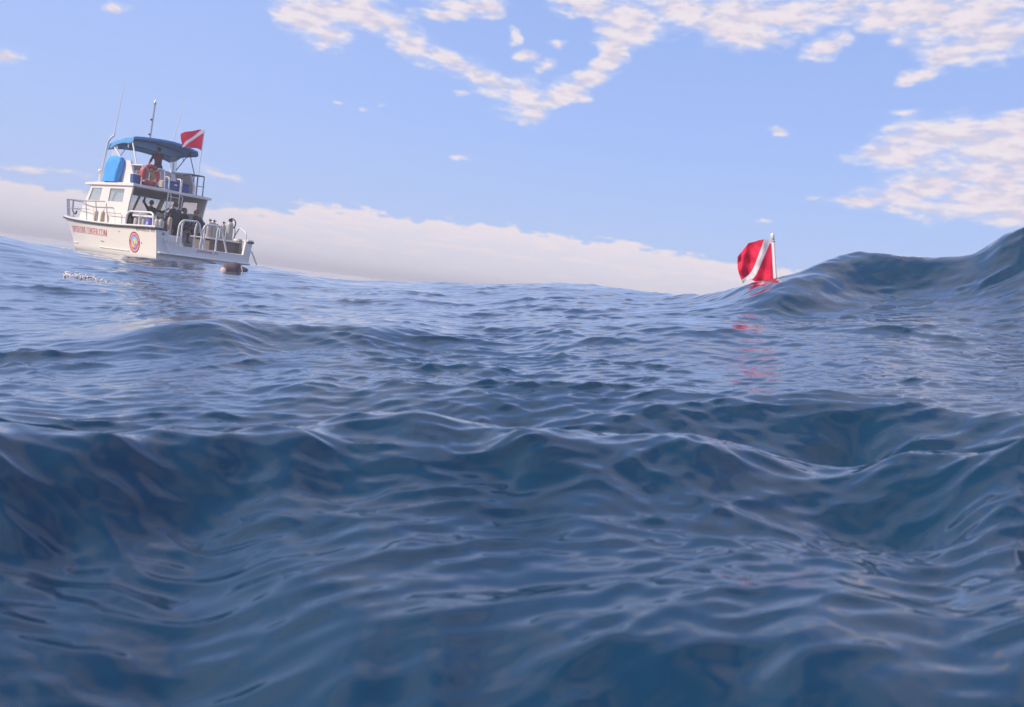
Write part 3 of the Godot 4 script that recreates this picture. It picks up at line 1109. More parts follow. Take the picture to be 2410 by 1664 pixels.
	for s in [-1.0, 1.0]:
		st = begin()
		st.set_smooth_group(-1)
		prev = []
		for i in 9:
			var z := lerpf(-0.12, -3.22, i / 8.0)
			var q := station(z)
			var row := [Vector3(s * (q.x - 0.17), 0.4, z), Vector3(s * (q.x - 0.17), q.y, z)]
			if prev:
				if s > 0:
					quad(st, prev[0], prev[1], row[1], row[0])
				else:
					quad(st, prev[1], prev[0], row[0], row[1])
			prev = row
		obj("cockpit_lining", st, M.liner, b)
		st = begin()
		box(st, Vector3(s * 1.5, 0.69, -3.24), Vector3(0.4, 0.56, 0.04), 0.005)
		obj("bulkhead", st, M.liner, b)
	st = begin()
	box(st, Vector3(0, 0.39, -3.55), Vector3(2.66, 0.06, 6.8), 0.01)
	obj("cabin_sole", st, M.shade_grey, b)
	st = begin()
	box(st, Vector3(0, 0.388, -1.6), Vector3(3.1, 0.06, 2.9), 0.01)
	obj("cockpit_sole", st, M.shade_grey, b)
	# cabin
	side_wall(b, -1.0)
	side_wall(b, 1.0)
	st = begin()
	var slope := Vector3(0, 0.8, 0.7).normalized()
	for x in [-1.30, -0.44, 0.44, 1.30]:
		tube(st, [Vector3(x, 1.46, -6.99), Vector3(x, 2.36, -6.25)], 0.05, 6)
	for y in [1.5, 2.3]:
		tube(st, [Vector3(-1.33, y, -7.0 + (y - 1.45) * 0.82), Vector3(1.33, y, -7.0 + (y - 1.45) * 0.82)], 0.05, 6)
	var shield := obj("windscreen", st, M.gelcoat, b)
	for x in [-0.87, 0.0, 0.87]:
		st = begin()
		st.set_smooth_group(-1)
		quad(st, Vector3(x - 0.41, 1.52, -6.94), Vector3(x + 0.41, 1.52, -6.94), Vector3(x + 0.41, 2.28, -6.32), Vector3(x - 0.41, 2.28, -6.32))
		obj("pane", st, M.pane, shield)
	st = begin()
	prism(st, [Vector2(-7.0, 1.47), Vector2(-6.92, 1.47), Vector2(-7.12, 0.42), Vector2(-7.2, 0.42), Vector2(-7.2, 1.05)], Transform3D(Basis(Vector3(0, 0, 1), Vector3(0, 1, 0), Vector3(-1, 0, 0)), Vector3(1.31, 0, 0)), 2.62)
	obj("cabin_front", st, M.gelcoat, b)
	# roof: a slab with a thin lip, its underside lined
	st = begin()
	var flat := Transform3D(Basis(Vector3.RIGHT, Vector3(0, 0, -1), Vector3.UP), Vector3(0, 2.36, 0))
	prism(st, [Vector2(-1.42, 2.62), Vector2(1.42, 2.62), Vector2(1.44, 6.5), Vector2(1.3, 7.05), Vector2(0.9, 7.2), Vector2(-0.9, 7.2), Vector2(-1.3, 7.05), Vector2(-1.44, 6.5)], flat, 0.085)
	prism(st, [Vector2(-1.3, 2.9), Vector2(1.3, 2.9), Vector2(1.3, 6.3), Vector2(1.1, 6.7), Vector2(-1.1, 6.7), Vector2(-1.3, 6.3)], flat.translated(Vector3(0, 0.085, 0)), 0.035)
	var roof := obj("roof", st, M.gelcoat, b)
	st = begin()
	prism(st, [Vector2(-1.3, 2.68), Vector2(1.3, 2.68), Vector2(1.3, 6.3), Vector2(-1.3, 6.3)], flat.translated(Vector3(0, -0.02, 0)), 0.018)
	obj("headliner", st, M.headliner, roof)
	st = begin()
	for s in [-1.0, 1.0]:
		tube(st, rounded([Vector3(s * 0.21, 0.42, -2.78), Vector3(s * 0.21, 2.42, -2.6), Vector3(s * 0.21, 2.9, -2.62), Vector3(s * 0.21, 2.9, -2.9)], 0.12), 0.024, 8)
		tube(st, rounded([Vector3(s * 0.21 + 0.05, 1.8, -2.66), Vector3(s * 0.21 + 0.1, 1.85, -2.6), Vector3(s * 0.21 + 0.1, 2.28, -2.58), Vector3(s * 0.21 + 0.05, 2.32, -2.62)], 0.05), 0.016, 6)
	for i in 6:
		var y := 0.72 + i * 0.3
		tube(st, [Vector3(-0.21, y, -2.78 + (y - 0.42) * 0.09), Vector3(0.21, y, -2.78 + (y - 0.42) * 0.09)], 0.013, 6)
	obj("bridge_ladder", st, M.tube_white, b)
	# inside the cabin: helm bench and a starboard seat
	st = begin()
	box(st, Vector3(0.72, 0.9, -6.0), Vector3(0.9, 0.96, 0.7), 0.04)
	obj("lower_helm", st, M.shade_grey, b)
	for z in [-4.1, -5.2]:
		st = begin()
		box(st, Vector3(-0.95, 0.71, z), Vector3(0.6, 0.58, 0.85), 0.04)
		obj("cabin_seat", st, M.seat_vinyl, b)
	st = begin()
	box(st, Vector3(1.0, 0.68, -3.6), Vector3(0.52, 0.52, 1.1), 0.03)
	obj("cabin_seat", st, M.seat_vinyl, b)
	# port quarter box seat
	st = begin()
	box(st, Vector3(-1.0, 0.63, -0.5), Vector3(0.62, 0.42, 0.5), 0.03)
	obj("box_seat", st, M.trim_white, b)
	# stern hoops for divers climbing in
	for h in [[[-0.97, 0.52], [-0.95, 1.2], [-0.84, 1.38], [-0.36, 1.41], [-0.28, 1.36], [0.0, 0.52], -0.83, -0.37], [[-0.18, 0.52], [-0.12, 1.2], [-0.04, 1.37], [0.44, 1.38], [0.53, 1.32], [0.8, 0.52], -0.05, 0.41]]:
		st = begin()
		var path := []
		for k in 6:
			path.append(Vector3(h[k][0], h[k][1], -0.05))
		tube(st, rounded(path, 0.12), 0.032, 8)
		for k in [6, 7]:
			tube(st, rounded([Vector3(h[k], 0.52, -0.06 if k == 6 else -0.1), Vector3(h[k], 1.2, -0.09), Vector3(h[k] + 0.03, 1.36, -0.06)], 0.1), 0.03, 8)
		obj("stern_hoop", st, M.tube_white, b)
	st = begin()
	tube(st, rounded([Vector3(1.5, 0.52, -0.06), Vector3(1.48, 1.3, -0.08), Vector3(1.45, 1.48, -0.5), Vector3(1.45, 1.0, -0.9)], 0.12), 0.022, 8)
	obj("cockpit_post", st, M.tube_white, b)
	st = begin()
	tube(st, [Vector3(0.14, 0.46, -0.4), Vector3(0.14, 0.93, -0.4)], 0.025, 8)
	obj("cockpit_post", st, M.tube_white, b)
	# port gunwale rail with inner bar
	st = begin()
	tube(st, rounded([Vector3(-1.62, 1.02, -2.47), Vector3(-1.62, 1.34, -2.46), Vector3(-1.6, 1.47, -2.26), Vector3(-1.6, 1.48, -0.66), Vector3(-1.6, 1.4, -0.5), Vector3(-1.6, 1.03, -0.47)], 0.14), 0.034, 8)
	tube(st, [Vector3(-1.6, 1.03, -1.5), Vector3(-1.6, 1.47, -1.5)], 0.024, 8)
	box(st, Vector3(-1.5, 1.36, -1.5), Vector3(0.06, 0.09, 1.5), 0.02)
	obj("port_rail", st, M.tube_white, b)
	# bow rail
	st = begin()
	for s in [-1.0, 1.0]:
		var top := [Vector3(s * 1.6, 1.02, -3.96), Vector3(s * 1.6, 1.74, -4.26), Vector3(s * 1.6, 1.71, -6.05), Vector3(s * 1.42, 1.75, -7.8), Vector3(s * 1.1, 1.79, -9.3), Vector3(s * 0.68, 1.82, -10.3), Vector3(0, 1.84, -11.0)]
		tube(st, rounded(top, 0.15), 0.02, 8)
		tube(st, [Vector3(s * 1.58, 1.42, -5.66), Vector3(s * 1.4, 1.42, -7.8), Vector3(s * 1.08, 1.45, -9.3), Vector3(s * 0.66, 1.48, -10.3), Vector3(0, 1.5, -10.98)], 0.014, 6)
		for p in [[-5.1, 1.6, 1.71], [-6.05, 1.58, 1.71], [-7.8, 1.4, 1.75], [-8.6, 1.24, 1.77], [-9.3, 1.08, 1.79], [-9.8, 0.87, 1.8], [-10.3, 0.66, 1.82]]:
			tube(st, [Vector3(s * p[1], 1.02, p[0] + 0.2), Vector3(s * p[1] * 1.01, p[2], p[0])], 0.017, 6)
		tube(st, rounded([Vector3(s * 1.45, 1.4, -4.46), Vector3(s * 1.5, 1.36, -4.4), Vector3(s * 1.5, 1.36, -3.12), Vector3(s * 1.5, 1.0, -3.05)], 0.08), 0.014, 6)
	obj("bow_rail", st, M.steel, b)
	st = begin()
	tube(st, rounded([Vector3(-1.18, 1.72, -8.4), Vector3(-1.2, 1.3, -8.3), Vector3(-1.2, 1.2, -8.0), Vector3(-1.2, 1.34, -7.9)], 0.1), 0.03, 6)
	obj("anchor", st, M.dark_gear, b)
	# flybridge coaming
	for s in [-1.0, 1.0]:
		st = begin()
		prism(st, [Vector2(-3.41, 2.44), Vector2(-3.38, 2.82), Vector2(-3.69, 3.29), Vector2(-5.5, 3.35), Vector2(-5.95, 2.44)], Transform3D(Basis(Vector3(0, 0, 1), Vector3(0, 1, 0), Vector3(s, 0, 0)), Vector3(s * 1.08, 0, 0)), 0.07)
		var wall := obj("bridge_coaming", st, M.gelcoat, b)
		st = begin()
		prism(st, [Vector2(-3.5, 2.48), Vector2(-3.46, 2.8), Vector2(-3.74, 3.22), Vector2(-5.4, 3.28), Vector2(-5.8, 2.48)], Transform3D(Basis(Vector3(0, 0, 1), Vector3(0, 1, 0), Vector3(s, 0, 0)), Vector3(s * 1.065, 0, 0)), 0.012)
		obj("inner_lining", st, M.liner, wall)
	st = begin()
	prism(st, [Vector2(-5.95, 2.44), Vector2(-5.5, 3.35), Vector2(-5.44, 3.35), Vector2(-5.88, 2.44)], Transform3D(Basis(Vector3(0, 0, 1), Vector3(0, 1, 0), Vector3(-1, 0, 0)), Vector3(1.08, 0, 0)), 2.16)
	obj("bridge_front", st, M.gelcoat, b)
	st = begin()
	box(st, Vector3(0.1, 2.82, -5.1), Vector3(0.9, 0.66, 0.5), 0.05)
	var helm := obj("bridge_console", st, M.liner, b)
	st = begin()
	var wheel := []
	for k in 17:
		wheel.append(Vector3(0.0 + 0.17 * cos(TAU * k / 16), 3.12 + 0.15 * sin(TAU * k / 16), -4.8 - 0.07 * sin(TAU * k / 16)))
	tube(st, wheel, 0.014, 6)
	tube(st, [Vector3(0, 3.12, -4.8), Vector3(0, 3.1, -4.95)], 0.02, 6)
	obj("steering_wheel", st, M.steel, helm)
	st = begin()
	box(st, Vector3(0.13, 2.87, -3.72), Vector3(0.46, 0.62, 0.12), 0.05, Basis(Vector3.RIGHT, -0.08))
	var seat := obj("bridge_seat", st, M.seat_vinyl, b)
	st = begin()
	box(st, Vector3(0.13, 2.66, -3.5), Vector3(0.46, 0.3, 0.26), 0.03)
	obj("seat_base", st, M.seat_vinyl, seat)
	st = begin()
	prism(st, [Vector2(0.3, 3.16), Vector2(0.5, 3.12), Vector2(0.56, 2.86), Vector2(0.44, 2.86)], Transform3D(Basis(), Vector3(0, 0, -3.76)), 0.05)
	obj("seat_arm", st, M.trim_white, seat)
	# flybridge rails
	st = begin()
	tube(st, rounded([Vector3(-1.12, 3.14, -3.6), Vector3(-1.13, 3.12, -2.74), Vector3(-0.34, 3.12, -2.74), Vector3(-0.3, 2.44, -2.74)], 0.08), 0.022, 8)
	for x in [-1.12, -0.86]:
		tube(st, [Vector3(x, 2.44, -2.74), Vector3(x, 3.12, -2.74)], 0.02, 8)
	obj("bridge_rail", st, M.tube_white, b)
	st = begin()
	tube(st, [Vector3(0.31, 2.44, -2.74), Vector3(0.31, 2.9, -2.74)], 0.02, 8)
	obj("bridge_post", st, M.tube_white, b)
	st = begin()
	tube(st, rounded([Vector3(1.1, 3.22, -3.9), Vector3(1.13, 3.18, -2.74), Vector3(0.62, 3.17, -2.74), Vector3(0.6, 3.12, -3.3)], 0.06), 0.022, 8)
	for x in [0.87, 1.12]:
		tube(st, [Vector3(x, 2.44, -2.74), Vector3(x, 3.17, -2.74)], 0.02, 8)
	tube(st, [Vector3(0.87, 2.8, -2.74), Vector3(1.12, 2.8, -2.74)], 0.014, 6)
	obj("bridge_rail", st, M.dull_pole, b)
	# blue cover lashed over the port side
	var cover := []
	for i in 13:
		var a := i / 12.0
		var row := []
		for k in 17:
			var t := TAU * k / 16.0
			var fx := signf(cos(t)) * pow(absf(cos(t)), 0.3)
			var fz := signf(sin(t)) * pow(absf(sin(t)), 0.3)
			var shrink := 1.0 - pow(a, 9.0) * 0.3
			var fold := 0.018 * sin(t * 7.0 + a * 5.0) + 0.015 * sin(a * 9.0 + t * 3.0)
			row.append(Vector3(-1.28 + (0.125 * fx + fold * 0.6) * shrink + a * 0.03, lerpf(2.49, 3.40, a) - 0.03 * a * fz, -4.84 + a * 0.3 + (0.56 * fz + fold) * shrink))
		cover.append(row)
	var tip := []
	for k in 17:
		tip.append(Vector3(-1.25, 3.42, -4.54))
	cover.append(tip)
	st = begin()
	sheet(st, cover)
	obj("canvas_cover", st, M.canvas_cover, b)
	# canopy with drooping edges
	var rows := []
	var edge := func(u: float, v: float) -> Vector3:
		var y := lerpf(4.12, 3.9, v) + 0.14 * (1.0 - u * u) + 0.04 * sin(v * PI) + 0.012 * sin(v * 17.0 + u * 4.0)
		return Vector3(1.14 * u, y, lerpf(-3.5, -5.65, v) + 0.06 * u)
	for i in range(-1, 22):
		var row := []
		for k in range(-1, 22):
			var u := clampf((k - 10) / 10.0, -1, 1)
			var v := clampf(i / 20.0, 0, 1)
			var p: Vector3 = edge.call(u, v)
			var drop := 0.0
			if k < 0 or k > 20:
				drop = 0.17 + 0.03 * sin(v * 9.0)
				p.x *= 1.02
			if i > 20:
				drop = 0.16 + 0.05 * absf(u)
			if i < 0:
				drop = 0.08
			p.y -= drop
			row.append(p)
		rows.append(row)
	st = begin()
	sheet(st, rows)
	var canopy := obj("canopy", st, M.canvas, b)
	for v in [0.04, 0.5, 0.96]:
		st = begin()
		var bow := []
		for k in 13:
			bow.append(edge.call((k - 6) / 6.0, v) - Vector3(0, 0.02, 0))
		tube(st, bow, 0.016, 6)
		obj("canopy_bow", st, M.dull_pole, canopy)
	st = begin()
	tube(st, [Vector3(-1.12, 3.98, -3.74), Vector3(-1.12, 3.14, -3.22)], 0.026, 8)
	obj("canopy_strut", st, M.tube_white, canopy)
	st = begin()
	tube(st, [Vector3(-1.12, 3.8, -5.2), Vector3(-1.12, 3.36, -4.5)], 0.026, 8)
	obj("canopy_strut", st, M.tube_white, canopy)
	st = begin()
	tube(st, [Vector3(-1.1, 3.98, -4.1), Vector3(-1.1, 3.75, -4.05)], 0.022, 8)
	obj("canopy_strut", st, M.tube_white, canopy)
	st = begin()
	tube(st, [Vector3(-1.1, 3.95, -3.9), Vector3(-1.1, 3.32, -4.9)], 0.013, 6)
	obj("canopy_strut", st, M.dull_pole, canopy)
	st = begin()
	tube(st, [Vector3(1.12, 4.1, -3.95), Vector3(1.12, 3.4, -5.0)], 0.018, 6)
	obj("canopy_strut", st, M.dull_pole, canopy)
	st = begin()
	tube(st, [Vector3(1.12, 3.95, -4.55), Vector3(1.12, 3.75, -4.45)], 0.014, 6)
	obj("canopy_strut", st, M.dull_pole, canopy)
	st = begin()
	tube(st, rounded([Vector3(1.12, 4.08, -4.05), Vector3(1.12, 3.25, -3.5), Vector3(1.12, 2.46, -3.5)], 0.1), 0.018, 6)
	obj("canopy_strut", st, M.dull_pole, canopy)
	st = begin()
	tube(st, rounded([Vector3(1.12, 3.95, -5.6), Vector3(1.12, 3.68, -5.23), Vector3(1.12, 3.34, -5.23)], 0.08), 0.018, 6)
	obj("canopy_strut", st, M.dull_pole, canopy)
	for c in [[1.1, -5.55, -4.95, 3.92, 3.3], [-1.1, -5.5, -4.95, 3.88, 3.4]]:
		rows = []
		for i in 6:
			var row := []
			for k in 11:
				row.append(Vector3(c[0] + 0.03 * sin(k * 1.9 + i * 0.3), lerpf(c[3], c[4], i / 5.0), lerpf(c[1], c[2], k / 10.0)))
			rows.append(row)
		st = begin()
		sheet(st, rows)
		obj("clear_curtain", st, M.clear_vinyl, canopy)
	# poles, aerials and mast
	st = begin()
	tube(st, rounded([Vector3(-1.22, 2.44, -5.95), Vector3(-1.22, 4.02, -5.5), Vector3(-1.12, 4.22, -5.3)], 0.12), 0.035, 8)
	obj("aerial_pole", st, M.tube_white, b)
	st = begin()
	tube(st, [Vector3(-1.12, 4.18, -5.3), Vector3(-1.12, 4.34, -5.3)], 0.03, 8)
	tube(st, [Vector3(-1.12, 4.3, -5.3), Vector3(-0.9, 6.38, -5.32)], 0.017, 6, 0.008)
	obj("aerial", st, M.tube_white, b)
	st = begin()
	tube(st, [Vector3(0.98, 4.0, -5.2), Vector3(1.02, 4.6, -5.2), Vector3(1.34, 6.48, -5.2)], 0.017, 6, 0.008)
	obj("aerial", st, M.tube_white, b)
	st = begin()
	tube(st, [Vector3(-0.02, 4.2, -4.9), Vector3(0.05, 5.66, -4.9)], 0.032, 8)
	lathe(st, [Vector2(0.0, 0.0), Vector2(0.045, 0.0), Vector2(0.045, 0.06), Vector2(0.02, 0.09), Vector2(0.03, 0.15), Vector2(0.0, 0.17)], Transform3D(Basis(), Vector3(0.05, 5.64, -4.9)), 10)
	var mast := obj("mast", st, M.steel, b)
	st = begin()
	box(st, Vector3(-0.03, 5.05, -4.9), Vector3(0.06, 0.06, 0.06), 0.01)
	obj("mast_fitting", st, M.dark_gear, mast)
	st = begin()
	box(st, Vector3(-0.05, 4.5, -4.9), Vector3(0.06, 0.06, 0.06), 0.01)
	obj("mast_fitting", st, M.dark_gear, mast)
	st = begin()
	tube(st, [Vector3(-1.2, 2.44, -6.15), Vector3(-1.2, 2.8, -6.0)], 0.03, 8)
	tube(st, [Vector3(-1.2, 2.44, -5.85), Vector3(-1.2, 2.66, -6.05)], 0.02, 8)
	lathe(st, [Vector2(0.0, -0.09), Vector2(0.07, -0.07), Vector2(0.09, 0.0), Vector2(0.07, 0.07), Vector2(0.0, 0.09)], Transform3D(Basis(), Vector3(-1.2, 2.89, -6.0)), 12)
	obj("spotlight", st, M.tube_white, b)
	# rack of the starboard quarter that the tanks stand on
	st = begin()
	box(st, Vector3(0.97, 0.94, -1.2), Vector3(1.22, 0.05, 1.3), 0.01)
	obj("rack_top", st, M.liner, b)
	st = begin()
	box(st, Vector3(1.0, 0.66, -1.22), Vector3(1.1, 0.5, 1.2), 0.01)
	obj("tank_rack", st, M.shade_grey, b)
	st = begin()
	box(st, Vector3(0.97, 0.945, -0.54), Vector3(1.24, 0.06, 0.02), 0.006)
	obj("rack_edge", st, M.trim_white, b)
	st = begin()
	box(st, Vector3(-1.3, 0.62, -1.5), Vector3(0.5, 0.4, 2.2), 0.02)
	obj("tank_rack", st, M.shade_grey, b)

# ---------------------------------------------------------------- loose things aboard
func tank(label: String, place: Transform3D, material: Material, group: String, h := 0.56, r := 0.092, vest := false) -> void:
	var t := thing("scuba_tank", label, "scuba tank", place, group)
	var st := begin()
	lathe(st, [Vector2(0, 0), Vector2(r * 0.92, 0), Vector2(r, 0.02), Vector2(r, h * 0.78), Vector2(r * 0.93, h * 0.86), Vector2(r * 0.7, h * 0.94), Vector2(r * 0.35, h * 0.985), Vector2(0, h)], Transform3D(), 18)
	obj("cylinder", st, material, t)
	st = begin()
	lathe(st, [Vector2(0, h - 0.01), Vector2(0.026, h - 0.01), Vector2(0.03, h + 0.05), Vector2(0.02, h + 0.075), Vector2(0, h + 0.08)], Transform3D(), 10)
	tube(st, [Vector3(-0.02, h + 0.035, 0), Vector3(0.075, h + 0.035, 0)], 0.018, 8)
	obj("valve", st, M.dark_gear, t)
	if vest:
		st = begin()
		var path := []
		for k in 12:
			var a := -0.4 + 3.0 * k / 11.0
			path.append(Vector3(0.05 + 0.13 * sin(a) * 1.1, h + 0.02 + 0.1 * cos(a) - 0.012 * k * k * 0.1, 0.02))
		tube(st, path, 0.02, 6)
		tube(st, rounded([Vector3(0.17, h - 0.1, 0), Vector3(0.2, h - 0.3, 0.02), Vector3(0.2, 0.12, 0.03)], 0.05), 0.014, 6)
		obj("hose", st, M.dark_gear, t)
		st = begin()
		box(st, Vector3(0.02, h + 0.05, -0.03), Vector3(0.16, 0.12, 0.1), 0.04)
		obj("harness", st, M.dark_gear, t)

func build_boat_load() -> void:
	var g := "scuba tanks standing on the dive boat"
	tank("tall cream tank with black harness and hose, nearest the stern's right corner", aboard(1.2, 0.965, -0.72), M.tank_cream, g, 0.66, 0.115, true)
	tank("slim cream tank just left of the tall harnessed tank", aboard(1.02, 0.965, -0.85), M.tank_cream, g, 0.56, 0.09)
	tank("pale green tank between the cream tanks at the stern", aboard(0.9, 0.965, -1.05), M.tank_green, g, 0.44, 0.09)
	tank("cream tank behind the right stern hoop, right one of a close pair", aboard(0.72, 0.965, -0.95), M.tank_cream, g, 0.57, 0.09)
	tank("cream tank behind the right stern hoop, left one of a close pair", aboard(0.56, 0.965, -0.95), M.tank_cream, g, 0.57, 0.09)
	tank("dark grey tank at the front end of the port rail", aboard(-1.36, 0.82, -2.2), M.seat_vinyl, g, 0.5, 0.11)
	tank("white tank second from the front end of the port rail", aboard(-1.36, 0.82, -1.92), M.tank_cream, g, 0.52, 0.085)
	tank("white tank just left of the violet bucket behind the port rail", aboard(-1.36, 0.82, -1.64), M.tank_cream, g, 0.52, 0.085)
	tank("white tank just right of the violet bucket behind the port rail", aboard(-1.38, 0.82, -0.68), M.tank_cream, g, 0.5, 0.09)
	tank("white tank at the aft end of the port rail", aboard(-1.38, 0.82, -0.42), M.tank_cream, g, 0.5, 0.09)
	tank("tall pinkish tan tank standing inboard of the port rail's aft end", aboard(-1.1, 0.84, -0.4), M.tan_vinyl, g, 0.6, 0.07)
	var t := thing("bucket", "violet blue bucket behind the port rail of the dive boat", "bucket", aboard(-1.42, 0.82, -1.08))
	var st := begin()
	lathe(st, [Vector2(0, 0), Vector2(0.2, 0), Vector2(0.13, 0.48), Vector2(0.115, 0.48), Vector2(0.17, 0.02), Vector2(0, 0.02)], Transform3D(), 20)
	obj("shell", st, M.bucket_violet, t)
	st = begin()
	var bail := []
	for k in 13:
		bail.append(Vector3(0.13 * cos(PI * k / 12), 0.46 + 0.12 * sin(PI * k / 12), 0.02))
	tube(st, bail, 0.008, 6)
	obj("handle", st, M.steel, t)
	# fenders against the cabin side
	for f in [[-5.24, "tan fender leaning on the cabin side, the one nearer the bow"], [-4.66, "tan fender leaning on the cabin side, the one nearer the stern"]]:
		t = thing("fender", f[1], "fender", aboard(-1.52, 1.0, f[0]), "fenders on the side deck")
		st = begin()
		lathe(st, [Vector2(0, 0), Vector2(0.05, 0.01), Vector2(0.07, 0.05), Vector2(0.07, 0.34), Vector2(0.05, 0.38), Vector2(0, 0.39)], Transform3D(Basis(Vector3.RIGHT, 0.12), Vector3.ZERO), 14)
		obj("body", st, M.tan_vinyl, t)
		st = begin()
		tube(st, [Vector3(0, 0.38, 0.045), Vector3(0.0, 0.43, 0.06)], 0.014, 6)
		obj("eye", st, M.tan_vinyl, t)
	# life ring on the aft rail of the flybridge
	t = thing("life_ring", "faded red life ring with tan rope hung on the flybridge rail", "life ring", aboard(-0.86, 2.84, -2.66))
	st = begin()
	var hoop := []
	for k in 33:
		hoop.append(Vector3(0.25 * cos(TAU * k / 32), 0.3 * sin(TAU * k / 32), 0))
	tube(st, hoop, 0.075, 10)
	obj("ring", st, M.ring_red, t)
	st = begin()
	for k in 7:
		var a := -0.6 + 0.2 * k
		tube(st, rounded([Vector3(-0.1 + 0.03 * k, 0.22 - 0.02 * k, 0.06), Vector3(0.02 + 0.02 * k, -0.05, 0.09), Vector3(-0.02 + 0.015 * k, -0.3 + 0.02 * k, 0.07)], 0.1), 0.017, 6)
	tube(st, [Vector3(-0.2, 0.04, 0.08), Vector3(-0.05, 0.14, 0.1), Vector3(0.02, 0.2, 0.09)], 0.024, 6)
	obj("rope", st, M.rope_tan, t)
	for a in [0.7, 2.4, 3.9, 5.5]:
		st = begin()
		box(st, Vector3(0.25 * cos(a), 0.3 * sin(a), 0), Vector3(0.165, 0.07, 0.165), 0.03, Basis(Vector3.BACK, a))
		obj("band", st, M.tank_silver, t)
	# red gear bag hung beside the ring
	t = thing("gear_bag", "small red mesh bag hanging between the bins and the life ring", "bag", aboard(-1.0, 2.74, -2.95))
	st = begin()
	var rows := []
	for i in 8:
		var row := []
		for k in 13:
			var a := TAU * k / 12.0
			var w: float = 0.03 + 0.08 * sin(PI * (i + 0.7) / 8.4)
			row.append(Vector3(w * cos(a) + 0.01 * sin(a * 5 + i), 0.34 - i * 0.048, w * 0.7 * sin(a)))
		rows.append(row)
	sheet(st, rows)
	obj("sack", st, M.ring_red, t)
	st = begin()
	tube(st, [Vector3(0, 0.33, 0), Vector3(0.0, 0.38, 0.2)], 0.012, 6)
	obj("strap", st, M.dark_gear, t)
	# blue bins and the cooler
	for c in [["storage_bin", "navy bin with a pale rim at the left end of the flybridge floor", "bin", Vector3(-1.22, 2.48, -2.98), Vector3(0.26, 0.3, 0.26)], ["storage_bin", "low navy bin under the life ring on the flybridge", "bin", Vector3(-0.9, 2.48, -3.05), Vector3(0.32, 0.2, 0.3)]]:
		t = thing(c[0], c[1], c[2], aboard(c[3].x, c[3].y, c[3].z), "navy bins on the flybridge")
		st = begin()
		box(st, Vector3(0, c[4].y * 0.5, 0), c[4], 0.02)
		obj("tub", st, M.cooler_blue, t)
		st = begin()
		box(st, Vector3(0, c[4].y + 0.005, 0), Vector3(c[4].x + 0.03, 0.03, c[4].z + 0.03), 0.01)
		obj("rim", st, M.tube_white, t)
	t = thing("cooler", "large blue cooler box on the aft edge of the flybridge", "cooler", aboard(0.28, 2.48, -3.02))
	st = begin()
	box(st, Vector3(0, 0.13, 0), Vector3(0.76, 0.26, 0.38), 0.03)
	obj("tub", st, M.cooler_blue, t)
	st = begin()
	box(st, Vector3(0, 0.295, 0), Vector3(0.78, 0.07, 0.4), 0.03)
	obj("lid", st, M.cooler_blue, t)
	st = begin()
	box(st, Vector3(-0.14, 0.2, 0.193), Vector3(0.1, 0.05, 0.008), 0.003)
	obj("badge", st, M.trim_white, t)
	# flag on its staff at the flybridge's starboard corner
	t = thing("dive_flag", "red flag with white diagonal stripe flying from the boat's flybridge staff", "flag", aboard(0.9, 2.46, -2.76), "red and white dive flags")
	st = begin()
	tube(st, [Vector3(0, 0, 0), Vector3(0.0, 1.15, 0), Vector3(0.05, 2.42, 0)], 0.018, 8)
	obj("staff", st, M.tube_white, t)
	rows = []
	for i in 15:
		var row := []
		for k in 21:
			var u := k / 20.0
			var v := i / 14.0
			var wave := 0.09 * sin(u * 6.5 + v * 1.6) * u
			var x := 0.04 - 0.02 * v - u * 0.86 * (1.0 - 0.1 * v)
			var y := 2.36 - v * lerpf(0.74, 0.46, u) - u * 0.05 - 0.30 * u * u + 0.02 * sin(u * 9.0)
			row.append(Vector3(x, y, wave + 0.03 * sin(v * 5.0 + u * 3.0) * u))
		rows.append(row)
	st = begin()
	var mirrored := []
	for r in rows:
		mirrored.append(r)
	sheet(st, mirrored, true)
	obj("cloth", st, M.flag_print, t)

